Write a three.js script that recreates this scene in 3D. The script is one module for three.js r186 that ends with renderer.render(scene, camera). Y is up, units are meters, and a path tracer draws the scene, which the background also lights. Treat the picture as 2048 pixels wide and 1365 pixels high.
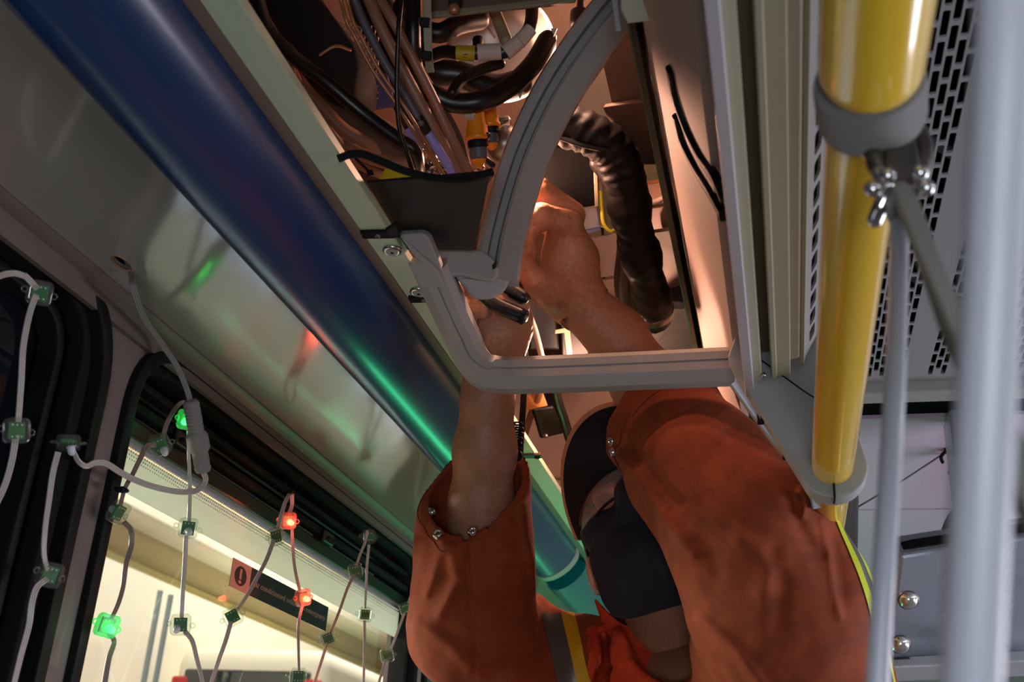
import * as THREE from 'three';
import { mergeGeometries } from 'three/addons/utils/BufferGeometryUtils.js';
import { RoundedBoxGeometry } from 'three/addons/geometries/RoundedBoxGeometry.js';
import { RectAreaLightUniformsLib } from 'three/addons/lights/RectAreaLightUniformsLib.js';
import { createNoise3D } from 'simplex-noise';

// ---------------------------------------------------------------- camera, background, lights, exposure
const H = 1.35;                                        // camera height above the bus floor
const scene = new THREE.Scene();
scene.background = new THREE.Color(0.004, 0.004, 0.005);
const FPX = 2200, CX = 1024, CY = 682.5;
const camF = new THREE.Vector3(566, 1023, 2200).normalize();          // bus forward axis in lens axes (right, down, forward)
const camU = new THREE.Vector3(287, -4890, 2200);
camU.addScaledVector(camF, -camU.dot(camF)).normalize();
const camR = new THREE.Vector3().crossVectors(camU.clone().negate(), camF);
const camera = new THREE.PerspectiveCamera(2 * Math.atan(CY / FPX) * 180 / Math.PI, 2048 / 1365, 0.02, 60);
{
  const X = new THREE.Vector3(camR.x, camU.x, -camF.x), Y = new THREE.Vector3(-camR.y, -camU.y, camF.y), Z = new THREE.Vector3(-camR.z, -camU.z, camF.z);
  camera.position.set(0, H, 0);
  camera.quaternion.setFromRotationMatrix(new THREE.Matrix4().makeBasis(X, Y, Z));
}
camera.focus = 1.17;
camera.userData.fStop = 11;
scene.add(camera);
RectAreaLightUniformsLib.init();
const EXPOSURE = 1.2;
const WARM = new THREE.Color(1.0, 0.50, 0.33), COOL = new THREE.Color(0.86, 0.90, 1.0), GREEN = new THREE.Color(0.08, 1.0, 0.42), TUBE = new THREE.Color(1.0, 0.95, 0.80);
const POWER = { cabin: 2.2, rear: 1.2, flood: 13, garage: 20, side: 34, right: 9, work: 0.30, green: 16, led: 0.0005 };  // flood, side and right drive the added fill lamps

// ---------------------------------------------------------------- places: right / up / forward of the camera, pixels to points
const V3 = (x, y, z) => new THREE.Vector3(x, y, z);
const W = (x, y, z) => V3(x, y + H, -z);
function ray(px, py) {
  const v = V3((px - CX) / FPX, (py - CY) / FPX, 1);
  return V3(v.dot(camR), v.dot(camU), v.dot(camF));
}
const P = (px, py, d) => { const r = ray(px, py).multiplyScalar(d); return W(r.x, r.y, r.z); };
const PX = (px, py, x) => { const r = ray(px, py); r.multiplyScalar(x / r.x); return W(r.x, r.y, r.z); };
const PY = (px, py, y) => { const r = ray(px, py); r.multiplyScalar(y / r.y); return W(r.x, r.y, r.z); };
const PZ = (px, py, z) => { const r = ray(px, py); r.multiplyScalar(z / r.z); return W(r.x, r.y, r.z); };
const lens = (x, y, z) => { const v = V3(x, y, z); return V3(v.dot(camR), v.dot(camU), -v.dot(camF)); };   // direction in lens axes to world
const TOCAM = lens(0, 0, -1), EYE = V3(0, H, 0);
function pixelOf(p) {
  const rx = p.x, ry = p.y - H, rz = -p.z;
  const X = rx * camR.x + ry * camU.x + rz * camF.x, Y = rx * camR.y + ry * camU.y + rz * camF.y, Z = rx * camR.z + ry * camU.z + rz * camF.z;
  return [CX + FPX * X / Z, CY + FPX * Y / Z, Z];
}
let seed = 7;
const rnd = () => { seed = (seed * 1664525 + 1013904223) >>> 0; return seed / 4294967296; };
const noise3 = createNoise3D(rnd);

// ---------------------------------------------------------------- textures and materials
function noiseTex(size, fn, srgb) {
  const a = new Uint8Array(size * size * 4);
  for (let y = 0; y < size; y++) for (let x = 0; x < size; x++) {
    const c = fn(x / size, y / size), o = (y * size + x) * 4;
    a[o] = c[0] * 255; a[o + 1] = c[1] * 255; a[o + 2] = c[2] * 255; a[o + 3] = 255;
  }
  const t = new THREE.DataTexture(a, size, size);
  t.wrapS = t.wrapT = THREE.RepeatWrapping; t.magFilter = THREE.LinearFilter; t.minFilter = THREE.LinearMipmapLinearFilter; t.generateMipmaps = true;
  if (srgb) t.colorSpace = THREE.SRGBColorSpace;
  t.needsUpdate = true; return t;
}
const tor = (u, v, k, s) => noise3(Math.cos(u * 6.2832) * k + s, Math.sin(u * 6.2832) * k + Math.cos(v * 6.2832) * k, Math.sin(v * 6.2832) * k) * 0.5 + 0.5;
const grainTex = noiseTex(256, () => { const g = rnd(); return [g, g, g]; });
const mottleTex = noiseTex(256, (u, v) => { const g = 0.55 * tor(u, v, 1.2, 3) + 0.3 * tor(u, v, 3.5, 9) + 0.15 * tor(u, v, 9, 5); return [g, g, g]; });
const weaveTex = noiseTex(256, (u, v) => { const g = 0.5 + 0.25 * Math.sin((u * 64 + v * 64) * 6.2832) + 0.25 * (rnd() - 0.5) ; return [g, g, g]; });
const skinTex = noiseTex(256, (u, v) => { const m = 0.6 * tor(u, v, 2.2, 1) + 0.4 * tor(u, v, 7, 4); return [0.88 + 0.12 * m, 0.82 + 0.17 * m, 0.80 + 0.19 * m]; }, true);
const clothTex = noiseTex(256, (u, v) => { const m = 0.6 * tor(u, v, 1.4, 2) + 0.4 * tor(u, v, 4.5, 8); const k = 0.80 + 0.2 * m; return [k, k * (0.97 + 0.03 * m), k * 0.97]; }, true);
const rep = (t, k) => { const c = t.clone(); c.repeat.set(k, k); c.needsUpdate = true; return c; };
const grain = rep(grainTex, 60), mottle = rep(mottleTex, 4), weave = rep(weaveTex, 26), weaveFine = rep(weaveTex, 40), skinMap = rep(skinTex, 14), clothMap = rep(clothTex, 4);
function mat(color, roughness = 0.6, metalness = 0, more = {}) { return new THREE.MeshPhysicalMaterial({ color, roughness, metalness, side: THREE.DoubleSide, ...more }); }
const bumped = { bumpMap: grain, bumpScale: 0.00015 };
const M = {
  greyPlastic: mat('#a09e9a', 0.5, 0, bumped),
  palePlastic: mat('#a9aca9', 0.45, 0, bumped),
  cove: mat('#948e84', 0.16, 0, { clearcoat: 1, clearcoatRoughness: 0.09, ior: 1.9 }),
  wall: mat('#80726c', 0.6, 0, bumped),
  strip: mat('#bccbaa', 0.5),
  brownSeam: mat('#7d685c', 0.55),
  blue: mat('#083562', 0.34, 0, { clearcoat: 0.8, clearcoatRoughness: 0.22 }),
  teal: mat('#0a6a78', 0.25, 0.1, { clearcoat: 0.6, clearcoatRoughness: 0.15 }),
  rubber: mat('#0d0d0e', 0.6, 0, { specularIntensity: 0.5 }),
  rubberDull: mat('#121213', 0.75, 0, { ...bumped, specularIntensity: 0.5 }),
  blackPlastic: mat('#0c0c0d', 0.35),
  darkPlate: mat('#1c1a19', 0.6),
  glass: mat('#ffffff', 0.0, 0, { transmission: 1, thickness: 0, ior: 1.5 }),
  darkGlass: mat('#10121a', 0.03, 0, { clearcoat: 1, clearcoatRoughness: 0.02 }),
  steel: mat('#b9b6b0', 0.25, 1), chrome: mat('#d8d8d8', 0.08, 1), darkSteel: mat('#6f6a63', 0.35, 0.9),
  yellow: mat('#ffd438', 0.28, 0, { clearcoat: 1, clearcoatRoughness: 0.06 }),
  alu: mat('#c6cbd0', 0.4, 0.35), cream: mat('#a8a58c', 0.45), creamGroove: mat('#6e6a4e', 0.5), tan: mat('#8d7f66', 0.5),
  grille: mat('#9a9aa0', 0.45, 0.1), grilleWarm: mat('#94928c', 0.5), lilac: mat('#c8b6cc', 0.5), black: mat('#050505', 0.8, 0, { specularIntensity: 0.15 }),
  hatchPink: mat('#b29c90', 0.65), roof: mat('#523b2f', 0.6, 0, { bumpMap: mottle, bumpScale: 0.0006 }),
  whitePlastic: mat('#e6e2da', 0.35), paper: mat('#eeeae2', 0.7), tape: mat('#cbb4a4', 0.7), yellowTape: mat('#b89a10', 0.55),
  orange: mat('#f08a10', 0.4), cableBlack: mat('#16120f', 0.38), cableBrown: mat('#94684f', 0.45), copper: mat('#a06a42', 0.35, 0.2), cableGrey: mat('#57545a', 0.5),
  lavender: mat('#9a92d0', 0.4), foam: mat('#2a221d', 0.9, 0, { bumpMap: grain, bumpScale: 0.0004 }), foamBrown: mat('#8c6c58', 0.8, 0, { bumpMap: rep(mottleTex, 12), bumpScale: 0.003 }),
  wireYellow: mat('#d8c820', 0.4), yellowSheet: mat('#a8a80c', 0.5),
  skin: mat('#a87a5e', 0.5, 0, { map: skinMap, bumpMap: rep(mottleTex, 24), bumpScale: 0.00025, sheen: 0.3, sheenRoughness: 0.5, sheenColor: new THREE.Color(0.5, 0.2, 0.12) }),
  litCloth: mat('#ec4a1e', 0.8, 0, { map: clothMap, bumpMap: weave, bumpScale: 0.0003 }), coverall: mat('#984013', 0.85, 0, { map: clothMap, bumpMap: weave, bumpScale: 0.0003, sheen: 0.25, sheenRoughness: 0.6, sheenColor: new THREE.Color(0.7, 0.25, 0.1) }),  // brighter orange-red paints light on chest and collar into the coverall cloth
  shirt: mat('#17181c', 0.9, 0, { bumpMap: weaveFine, bumpScale: 0.0002 }),
  maskCloth: mat('#1b1d28', 0.85, 0, { bumpMap: weaveFine, bumpScale: 0.0002, sheen: 0.4, sheenColor: new THREE.Color(0.1, 0.1, 0.16) }),
  capTan: mat('#c08a5c', 0.8), capUnder: mat('#0e0c0c', 0.85), lensTint: mat('#ffe6d8', 0.04, 0, { transmission: 0.75, thickness: 0, ior: 1.6, clearcoat: 1 }),
  hiYellow: mat('#c6d414', 0.6), hiYellowWarm: mat('#d9a410', 0.6), reflective: mat('#6e6c64', 0.35, 0.4), hair: mat('#8f8a80', 0.8),
  clearPlastic: mat('#eef3ec', 0.05, 0, { transmission: 0.96, thickness: 0, ior: 1.45 }), pcb: mat('#0f6a30', 0.4), pcbTin: mat('#cfd2cc', 0.3, 0.8),
  dome: mat('#e9ecf2', 0.3, 0, { transmission: 0.35, thickness: 0 }), wire: mat('#b7aea6', 0.32, 0, { clearcoat: 0.5, clearcoatRoughness: 0.15 }), wireDark: mat('#7d6b62', 0.35, 0, { clearcoat: 0.4 }), plug: mat('#8f8b86', 0.55, 0, bumped),
  frit: mat('#d2d8ce', 0.8, 0, { transmission: 0.8, thickness: 0 }), dot: mat('#e8ebe6', 0.7, 0, { transmission: 0.3, thickness: 0 }),
  rodWhite: mat('#b9bdc9', 0.35), strapGrey: mat('#7c7f78', 0.5), zinc: mat('#a9b2c2', 0.42, 0.3, { roughnessMap: mottle }), bolt: mat('#e4e2dc', 0.22, 0.8),
  garageWall: mat('#cfc19c', 0.8), garageWhite: mat('#e8e2d2', 0.7), carBlue: mat('#b0c2f2', 0.3, 0, { clearcoat: 0.8 }), garageCeil: mat('#b9b49a', 0.9), garageYellow: mat('#d2c690', 0.7), concrete: mat('#d6c9ac', 0.9), pipe: mat('#7f8a90', 0.4, 0.3), red: mat('#b01a1a', 0.4),
  trimDark: mat('#6a5d57', 0.5), floor: mat('#77777a', 0.85, 0, bumped), greyPanel: mat('#6f6f74', 0.6), boot: mat('#1a1512', 0.6), gridPink: mat('#b89a8a', 0.5, 0.3),
};
const glow = (c, k, base = '#ffffff') => mat(base, 0.4, 0, { emissive: new THREE.Color(c), emissiveIntensity: k });

// ---------------------------------------------------------------- object helpers
const used = {};
function numbered(n) { const k = used[n] = (used[n] ?? -1) + 1; return k ? n + '_' + String(k).padStart(3, '0') : n; }
function mesh(geo, m, name, parent) { const o = new THREE.Mesh(geo, m); o.name = name; o.castShadow = o.receiveShadow = true; if (parent) parent.add(o); return o; }
function group(name) { const g = new THREE.Group(); g.name = name; return g; }
function settle(o) {                                   // put the origin of a thing at the middle of its base
  const b = new THREE.Box3().setFromObject(o), c = V3((b.min.x + b.max.x) / 2, b.min.y, (b.min.z + b.max.z) / 2);
  if (o.isMesh) { o.geometry.translate(-c.x, -c.y, -c.z); for (const k of o.children) k.position.sub(c); } else for (const k of o.children) k.position.sub(c);
  o.position.add(c); return o;
}
function thing(o, label, category, grp) {
  settle(o); o.name = numbered(o.name); o.userData.label = label; o.userData.category = category; if (grp) o.userData.group = grp;
  scene.add(o); return o;
}
function struct(o, label) { settle(o); o.name = numbered(o.name); o.userData.kind = 'structure'; if (label) o.userData.label = label; scene.add(o); return o; }
const merge = (list) => mergeGeometries(list.map((g) => { const k = g.index ? flat_(g) : g; for (const a of Object.keys(k.attributes)) if (!['position', 'normal', 'uv'].includes(a)) k.deleteAttribute(a); return k; }));
function boxAt(x0, x1, y0, y1, z0, z1, r = 0) {        // right, up, forward limits
  const g = r ? new RoundedBoxGeometry(Math.abs(x1 - x0), Math.abs(y1 - y0), Math.abs(z1 - z0), 3, r) : new THREE.BoxGeometry(Math.abs(x1 - x0), Math.abs(y1 - y0), Math.abs(z1 - z0));
  const c = W((x0 + x1) / 2, (y0 + y1) / 2, (z0 + z1) / 2); g.translate(c.x, c.y, c.z); return g;
}
const flat_ = (g) => (g.index ? g.toNonIndexed() : g);
const curveOf = (pts) => new THREE.CatmullRomCurve3(pts, false, 'centripetal');
function tube(pts, r, seg = 0, rad = 10) {
  const c = pts.length > 2 ? curveOf(pts) : new THREE.LineCurve3(pts[0], pts[1]);
  const g = new THREE.TubeGeometry(c, seg || (pts.length > 2 ? pts.length * 8 : 1), r, rad);
  const ends = [];
  for (const t of [0, 1]) { const s = new THREE.SphereGeometry(r, rad, 5); const p = c.getPoint(t); s.translate(p.x, p.y, p.z); ends.push(s); }
  return merge([g, ...ends]);
}
function sweep(pts, section, ref, seg = 40, closed = true) { // section: [[side, out], ...], ref: Vector3 or fn(t)
  const c = pts.length > 2 ? curveOf(pts) : new THREE.LineCurve3(pts[0], pts[1]);
  if (pts.length === 2) seg = 1;
  const n = section.length, pos = [], uv = [], idx = [];
  let per = [0]; for (let i = 1; i < n; i++) per.push(per[i - 1] + Math.hypot(section[i][0] - section[i - 1][0], section[i][1] - section[i - 1][1]));
  const len = c.getLength();
  for (let i = 0; i <= seg; i++) {
    const t = i / seg, p = c.getPointAt(t), tan = c.getTangentAt(t), r0 = typeof ref === 'function' ? ref(t) : ref;
    const side = V3().crossVectors(tan, r0).normalize(), out = V3().crossVectors(side, tan).normalize();
    for (let j = 0; j < n; j++) {
      const [a, b] = typeof section[j] === 'function' ? section[j](t) : section[j];
      const q = p.clone().addScaledVector(side, a).addScaledVector(out, b); pos.push(q.x, q.y, q.z); uv.push(t * len, per[j]);
    }
  }
  const m = closed ? n : n - 1;
  for (let i = 0; i < seg; i++) for (let j = 0; j < m; j++) { const a = i * n + j, b = i * n + (j + 1) % n, d = a + n, e = b + n; idx.push(a, d, b, b, d, e); }
  let g = new THREE.BufferGeometry();
  g.setAttribute('position', new THREE.Float32BufferAttribute(pos, 3)); g.setAttribute('uv', new THREE.Float32BufferAttribute(uv, 2)); g.setIndex(idx);
  if (closed) {
    const tris = THREE.ShapeUtils.triangulateShape(section.map((s) => new THREE.Vector2(s[0], s[1])), []);
    for (const [a, b, d] of tris) { idx.push(a, b, d); const o = seg * n; idx.push(o + a, o + d, o + b); }
    g.setIndex(idx);
  }
  g = flat_(g); g.computeVertexNormals(); return creased(g, 0.6);
}
function creased(g, ang) {                             // smooth normals up to an angle
  const p = g.attributes.position, nrm = [], map = new Map(), key = (i) => Math.round(p.getX(i) * 2e4) + ',' + Math.round(p.getY(i) * 2e4) + ',' + Math.round(p.getZ(i) * 2e4);
  const fn = []; const a = V3(), b = V3(), c = V3();
  for (let i = 0; i < p.count; i += 3) {
    a.fromBufferAttribute(p, i); b.fromBufferAttribute(p, i + 1); c.fromBufferAttribute(p, i + 2);
    const n = b.clone().sub(a).cross(c.clone().sub(a)); fn.push(n);
    for (let k = 0; k < 3; k++) { const q = key(i + k); if (!map.has(q)) map.set(q, []); map.get(q).push(n); }
  }
  for (let i = 0; i < p.count; i++) {
    const f = fn[(i / 3) | 0], fl = f.length() || 1e-12, s = V3();
    for (const n of map.get(key(i))) { const l = n.length(); if (l > 1e-14 && n.dot(f) / (l * fl) > Math.cos(ang)) s.add(n); }
    if (s.lengthSq() < 1e-24) s.copy(f); s.normalize(); nrm.push(s.x, s.y, s.z);
  }
  g.setAttribute('normal', new THREE.Float32BufferAttribute(nrm, 3)); return g;
}
function roundRect(w, h, r, k = 4) {
  const o = []; for (const [sx, sy, a0] of [[1, 1, 0], [-1, 1, 1], [-1, -1, 2], [1, -1, 3]]) for (let i = 0; i <= k; i++) { const a = (a0 + i / k) * Math.PI / 2; o.push([sx * (w / 2 - r) + r * Math.cos(a), sy * (h / 2 - r) + r * Math.sin(a)]); }
  return o;
}
function plate(poly, at, normal, thick, bevel = 0.0008, holes = []) {   // outline given by pixels on a plane; real thickness behind it
  const n = normal.clone().normalize(); if (n.dot(EYE.clone().sub(at)) < 0) n.negate();
  let ux = V3().crossVectors(V3(0, 1, 0), n); if (ux.lengthSq() < 1e-6) ux = V3(1, 0, 0); ux.normalize(); const uy = V3().crossVectors(n, ux);
  const to2 = ([px, py]) => { const d = P(px, py, 1).sub(EYE), k = at.clone().sub(EYE).dot(n) / d.dot(n), q = EYE.clone().addScaledVector(d, k).sub(at); return new THREE.Vector2(q.dot(ux), q.dot(uy)); };
  const s = new THREE.Shape(poly.map(to2)); for (const h of holes) s.holes.push(new THREE.Path(h.map(to2)));
  const g = new THREE.ExtrudeGeometry(s, { depth: Math.max(thick - 2 * bevel, 1e-4), bevelEnabled: bevel > 0, bevelThickness: bevel, bevelSize: bevel, bevelOffset: -bevel, bevelSegments: 2, curveSegments: 8 });
  g.translate(0, 0, -thick + bevel);
  g.applyMatrix4(new THREE.Matrix4().makeBasis(ux, uy, n).setPosition(at)); return g;
}
const rounded = (pts, r) => {                          // round the corners of a pixel outline
  const o = [], n = pts.length;
  for (let i = 0; i < n; i++) {
    const p = pts[i], a = pts[(i + n - 1) % n], b = pts[(i + 1) % n], la = Math.hypot(a[0] - p[0], a[1] - p[1]), lb = Math.hypot(b[0] - p[0], b[1] - p[1]), k = Math.min(r, la * 0.45, lb * 0.45);
    const s = [p[0] + (a[0] - p[0]) * k / la, p[1] + (a[1] - p[1]) * k / la], e = [p[0] + (b[0] - p[0]) * k / lb, p[1] + (b[1] - p[1]) * k / lb];
    for (let j = 0; j <= 4; j++) { const t = j / 4, u = 1 - t; o.push([u * u * s[0] + 2 * u * t * p[0] + t * t * e[0], u * u * s[1] + 2 * u * t * p[1] + t * t * e[1]]); }
  }
  return o;
};
function cyl(a, b, r, r2 = r, seg = 20) {
  const d = b.clone().sub(a), g = new THREE.CylinderGeometry(r2, r, d.length(), seg);
  g.applyQuaternion(new THREE.Quaternion().setFromUnitVectors(V3(0, 1, 0), d.clone().normalize())); const c = a.clone().add(b).multiplyScalar(0.5); g.translate(c.x, c.y, c.z); return g;
}
function lathe(profile, at, dir, seg = 24) {            // profile [[r, h]...] along dir
  const g = new THREE.LatheGeometry(profile.map(([r, h]) => new THREE.Vector2(r, h)), seg);
  g.applyQuaternion(new THREE.Quaternion().setFromUnitVectors(V3(0, 1, 0), dir.clone().normalize())); g.translate(at.x, at.y, at.z); return g;
}
function sheetSection(pts, th) {                        // closed outline of a bent sheet, pts in [x, y]
  const up = [], n = pts.length;
  for (let i = 0; i < n; i++) { const a = pts[Math.max(0, i - 1)], b = pts[Math.min(n - 1, i + 1)], l = Math.hypot(b[0] - a[0], b[1] - a[1]); up.push([pts[i][0] - (b[1] - a[1]) / l * th, pts[i][1] + (b[0] - a[0]) / l * th]); }
  return [...pts, ...up.reverse()];
}
function along(section, z0, z1) {                       // extrude an [x, y] outline along the bus
  const s = new THREE.Shape(section.map(([x, y]) => new THREE.Vector2(x, y + H)));
  const g = new THREE.ExtrudeGeometry(s, { depth: z1 - z0, bevelEnabled: false }); g.translate(0, 0, -z1);
  return creased(flat_(g), 0.5);
}
// lamps: a glowing face and a light just in front of it
function areaLamp(lampColor, k, w, h, at, target) { const l = new THREE.RectAreaLight(lampColor, k, w, h); l.position.copy(at); l.lookAt(target); l.name = 'area_light'; scene.add(l); return l; }
function pointLamp(c, k, at, soft = 0.5) { const l = new THREE.PointLight(c, k, 0, 2); l.position.copy(at); l.castShadow = true; l.shadow.radius = soft; l.name = 'lamp_light'; scene.add(l); return l; }

// ---------------------------------------------------------------- signed distances and their mesher
function nets(f, lo, hi, h) {
  const nx = Math.ceil((hi.x - lo.x) / h) + 1, ny = Math.ceil((hi.y - lo.y) / h) + 1, nz = Math.ceil((hi.z - lo.z) / h) + 1, val = new Float32Array(nx * ny * nz);
  const at = (i, j, k) => i + nx * (j + ny * k);
  // skip cells far from the surface: sample coarse, refine close
  const S = 4;
  for (let k = 0; k < nz; k += S) for (let j = 0; j < ny; j += S) for (let i = 0; i < nx; i += S) {
    const d = f(lo.x + (i + S / 2) * h, lo.y + (j + S / 2) * h, lo.z + (k + S / 2) * h), far = Math.abs(d) > h * S * 1.6 + 0.012;
    for (let c = k; c < Math.min(nz, k + S); c++) for (let b = j; b < Math.min(ny, j + S); b++) for (let a = i; a < Math.min(nx, i + S); a++)
      val[at(a, b, c)] = far ? d : f(lo.x + a * h, lo.y + b * h, lo.z + c * h);
  }
  const vid = new Int32Array(nx * ny * nz).fill(-1), pos = [];
  const E = [[0, 1], [2, 3], [4, 5], [6, 7], [0, 2], [1, 3], [4, 6], [5, 7], [0, 4], [1, 5], [2, 6], [3, 7]];
  for (let k = 0; k < nz - 1; k++) for (let j = 0; j < ny - 1; j++) for (let i = 0; i < nx - 1; i++) {
    const c = []; let m = 0;
    for (let q = 0; q < 8; q++) { const v = val[at(i + (q & 1), j + ((q >> 1) & 1), k + (q >> 2))]; c.push(v); if (v < 0) m++; }
    if (m === 0 || m === 8) continue;
    let x = 0, y = 0, z = 0, n = 0;
    for (const [a, b] of E) if ((c[a] < 0) !== (c[b] < 0)) { const t = c[a] / (c[a] - c[b]); x += (a & 1) + t * ((b & 1) - (a & 1)); y += ((a >> 1) & 1) + t * (((b >> 1) & 1) - ((a >> 1) & 1)); z += (a >> 2) + t * ((b >> 2) - (a >> 2)); n++; }
    vid[at(i, j, k)] = pos.length / 3; pos.push(lo.x + (i + x / n) * h, lo.y + (j + y / n) * h, lo.z + (k + z / n) * h);
  }
  const idx = [], quad = (a, b, c, d, flip) => { if (a < 0 || b < 0 || c < 0 || d < 0) return; if (flip) idx.push(a, c, b, a, d, c); else idx.push(a, b, c, a, c, d); };
  for (let k = 1; k < nz - 1; k++) for (let j = 1; j < ny - 1; j++) for (let i = 1; i < nx - 1; i++) {
    const s = val[at(i, j, k)] < 0;
    if (s !== (val[at(i + 1, j, k)] < 0)) quad(vid[at(i, j - 1, k - 1)], vid[at(i, j, k - 1)], vid[at(i, j, k)], vid[at(i, j - 1, k)], !s);
    if (s !== (val[at(i, j + 1, k)] < 0)) quad(vid[at(i - 1, j, k - 1)], vid[at(i - 1, j, k)], vid[at(i, j, k)], vid[at(i, j, k - 1)], !s);
    if (s !== (val[at(i, j, k + 1)] < 0)) quad(vid[at(i - 1, j - 1, k)], vid[at(i, j - 1, k)], vid[at(i, j, k)], vid[at(i - 1, j, k)], !s);
  }
  const nrm = [], uv = [], e = h * 0.6;
  for (let q = 0; q < pos.length; q += 3) {
    const x = pos[q], y = pos[q + 1], z = pos[q + 2];
    const g = V3(f(x + e, y, z) - f(x - e, y, z), f(x, y + e, z) - f(x, y - e, z), f(x, y, z + e) - f(x, y, z - e)).normalize();
    nrm.push(g.x, g.y, g.z); uv.push(x + z * 0.6, y + z * 0.3);
  }
  const g = new THREE.BufferGeometry();
  g.setAttribute('position', new THREE.Float32BufferAttribute(pos, 3)); g.setAttribute('normal', new THREE.Float32BufferAttribute(nrm, 3)); g.setAttribute('uv', new THREE.Float32BufferAttribute(uv, 2)); g.setIndex(idx);
  return g;
}
const smin = (a, b, k) => { const h = Math.max(k - Math.abs(a - b), 0) / k; return Math.min(a, b) - h * h * k * 0.25; };
const smax = (a, b, k) => -smin(-a, -b, k);
function cap(a, b, ra, rb = ra) {
  const ax = a.x, ay = a.y, az = a.z, bx = b.x - ax, by = b.y - ay, bz = b.z - az, L = 1 / Math.max(bx * bx + by * by + bz * bz, 1e-12);
  return (x, y, z) => { x -= ax; y -= ay; z -= az; let t = (x * bx + y * by + z * bz) * L; t = t < 0 ? 0 : t > 1 ? 1 : t; x -= bx * t; y -= by * t; z -= bz * t; return Math.sqrt(x * x + y * y + z * z) - ra - (rb - ra) * t; };
}
const blend = (k, ...fs) => (x, y, z) => { let d = fs[0](x, y, z); for (let i = 1; i < fs.length; i++) d = smin(d, fs[i](x, y, z), k); return d; };
const chain = (k, pts, rs) => blend(k, ...pts.slice(1).map((p, i) => cap(pts[i], p, rs[i], rs[i + 1])));
const planeOf = (a, b, c, inside) => { const n = b.clone().sub(a).cross(c.clone().sub(a)).normalize(); if (n.dot(inside.clone().sub(a)) > 0) n.negate(); const k = n.dot(a); return (x, y, z) => n.x * x + n.y * y + n.z * z - k; };
const bounds = (pts, m) => { const b = new THREE.Box3().setFromPoints(pts); b.expandByScalar(m); return [b.min, b.max]; };
//==SHELL==
// ================================================================ the setting
const XW = -0.575, ZB = -1.6, ZF = 3.4, XR = 1.45;      // inner side wall, back and front of the bus, right wall
// --- left wall: one sheet with three window openings
const winRect = (z0, z1, y0, y1, r) => { const s = new THREE.Path(); s.moveTo(z0 + r, y0); s.lineTo(z1 - r, y0); s.quadraticCurveTo(z1, y0, z1, y0 + r); s.lineTo(z1, y1 - r); s.quadraticCurveTo(z1, y1, z1 - r, y1); s.lineTo(z0 + r, y1); s.quadraticCurveTo(z0, y1, z0, y1 - r); s.lineTo(z0, y0 + r); s.quadraticCurveTo(z0, y0, z0 + r, y0); return s; };
function acrossWall(shape, x0, x1, bevel = 0) {         // shape in (forward, up), thickness from x0 to x1 (x1 < x0)
  const g = new THREE.ExtrudeGeometry(shape, { depth: x0 - x1 - 2 * bevel, bevelEnabled: bevel > 0, bevelThickness: bevel, bevelSize: bevel, bevelOffset: -bevel, bevelSegments: 2, curveSegments: 10 });
  g.translate(0, 0, bevel); g.applyMatrix4(new THREE.Matrix4().makeBasis(V3(0, 0, -1), V3(0, 1, 0), V3(1, 0, 0)).setPosition(x1, H, 0)); return creased(flat_(g), 0.5);
}
const WIN = [[-0.25, 0.792, -0.42, 0.43, 0.10], [0.824, 1.72, -0.42, 0.418, 0.085], [1.76, 2.6, -0.42, 0.418, 0.085]];
{
  const s = new THREE.Shape([[ZB, -H], [ZF, -H], [ZF, 0.9], [ZB, 0.9]].map((p) => new THREE.Vector2(...p)));
  for (const w of WIN) s.holes.push(winRect(...w));
  const o = mesh(acrossWall(s, XW, XW - 0.05), M.wall, 'wall_left'); struct(o, 'brownish grey side wall of the bus between the windows');
}
const ringShape = (w, t, r2) => { const [z0, z1, y0, y1, r] = w, s = new THREE.Shape(winRect(z0, z1, y0, y1, r).getPoints(10)); s.holes.push(winRect(z0 + t, z1 - t, y0 + t, y1 - t, r2 ?? Math.max(r - t, 0.02))); return s; };
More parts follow.
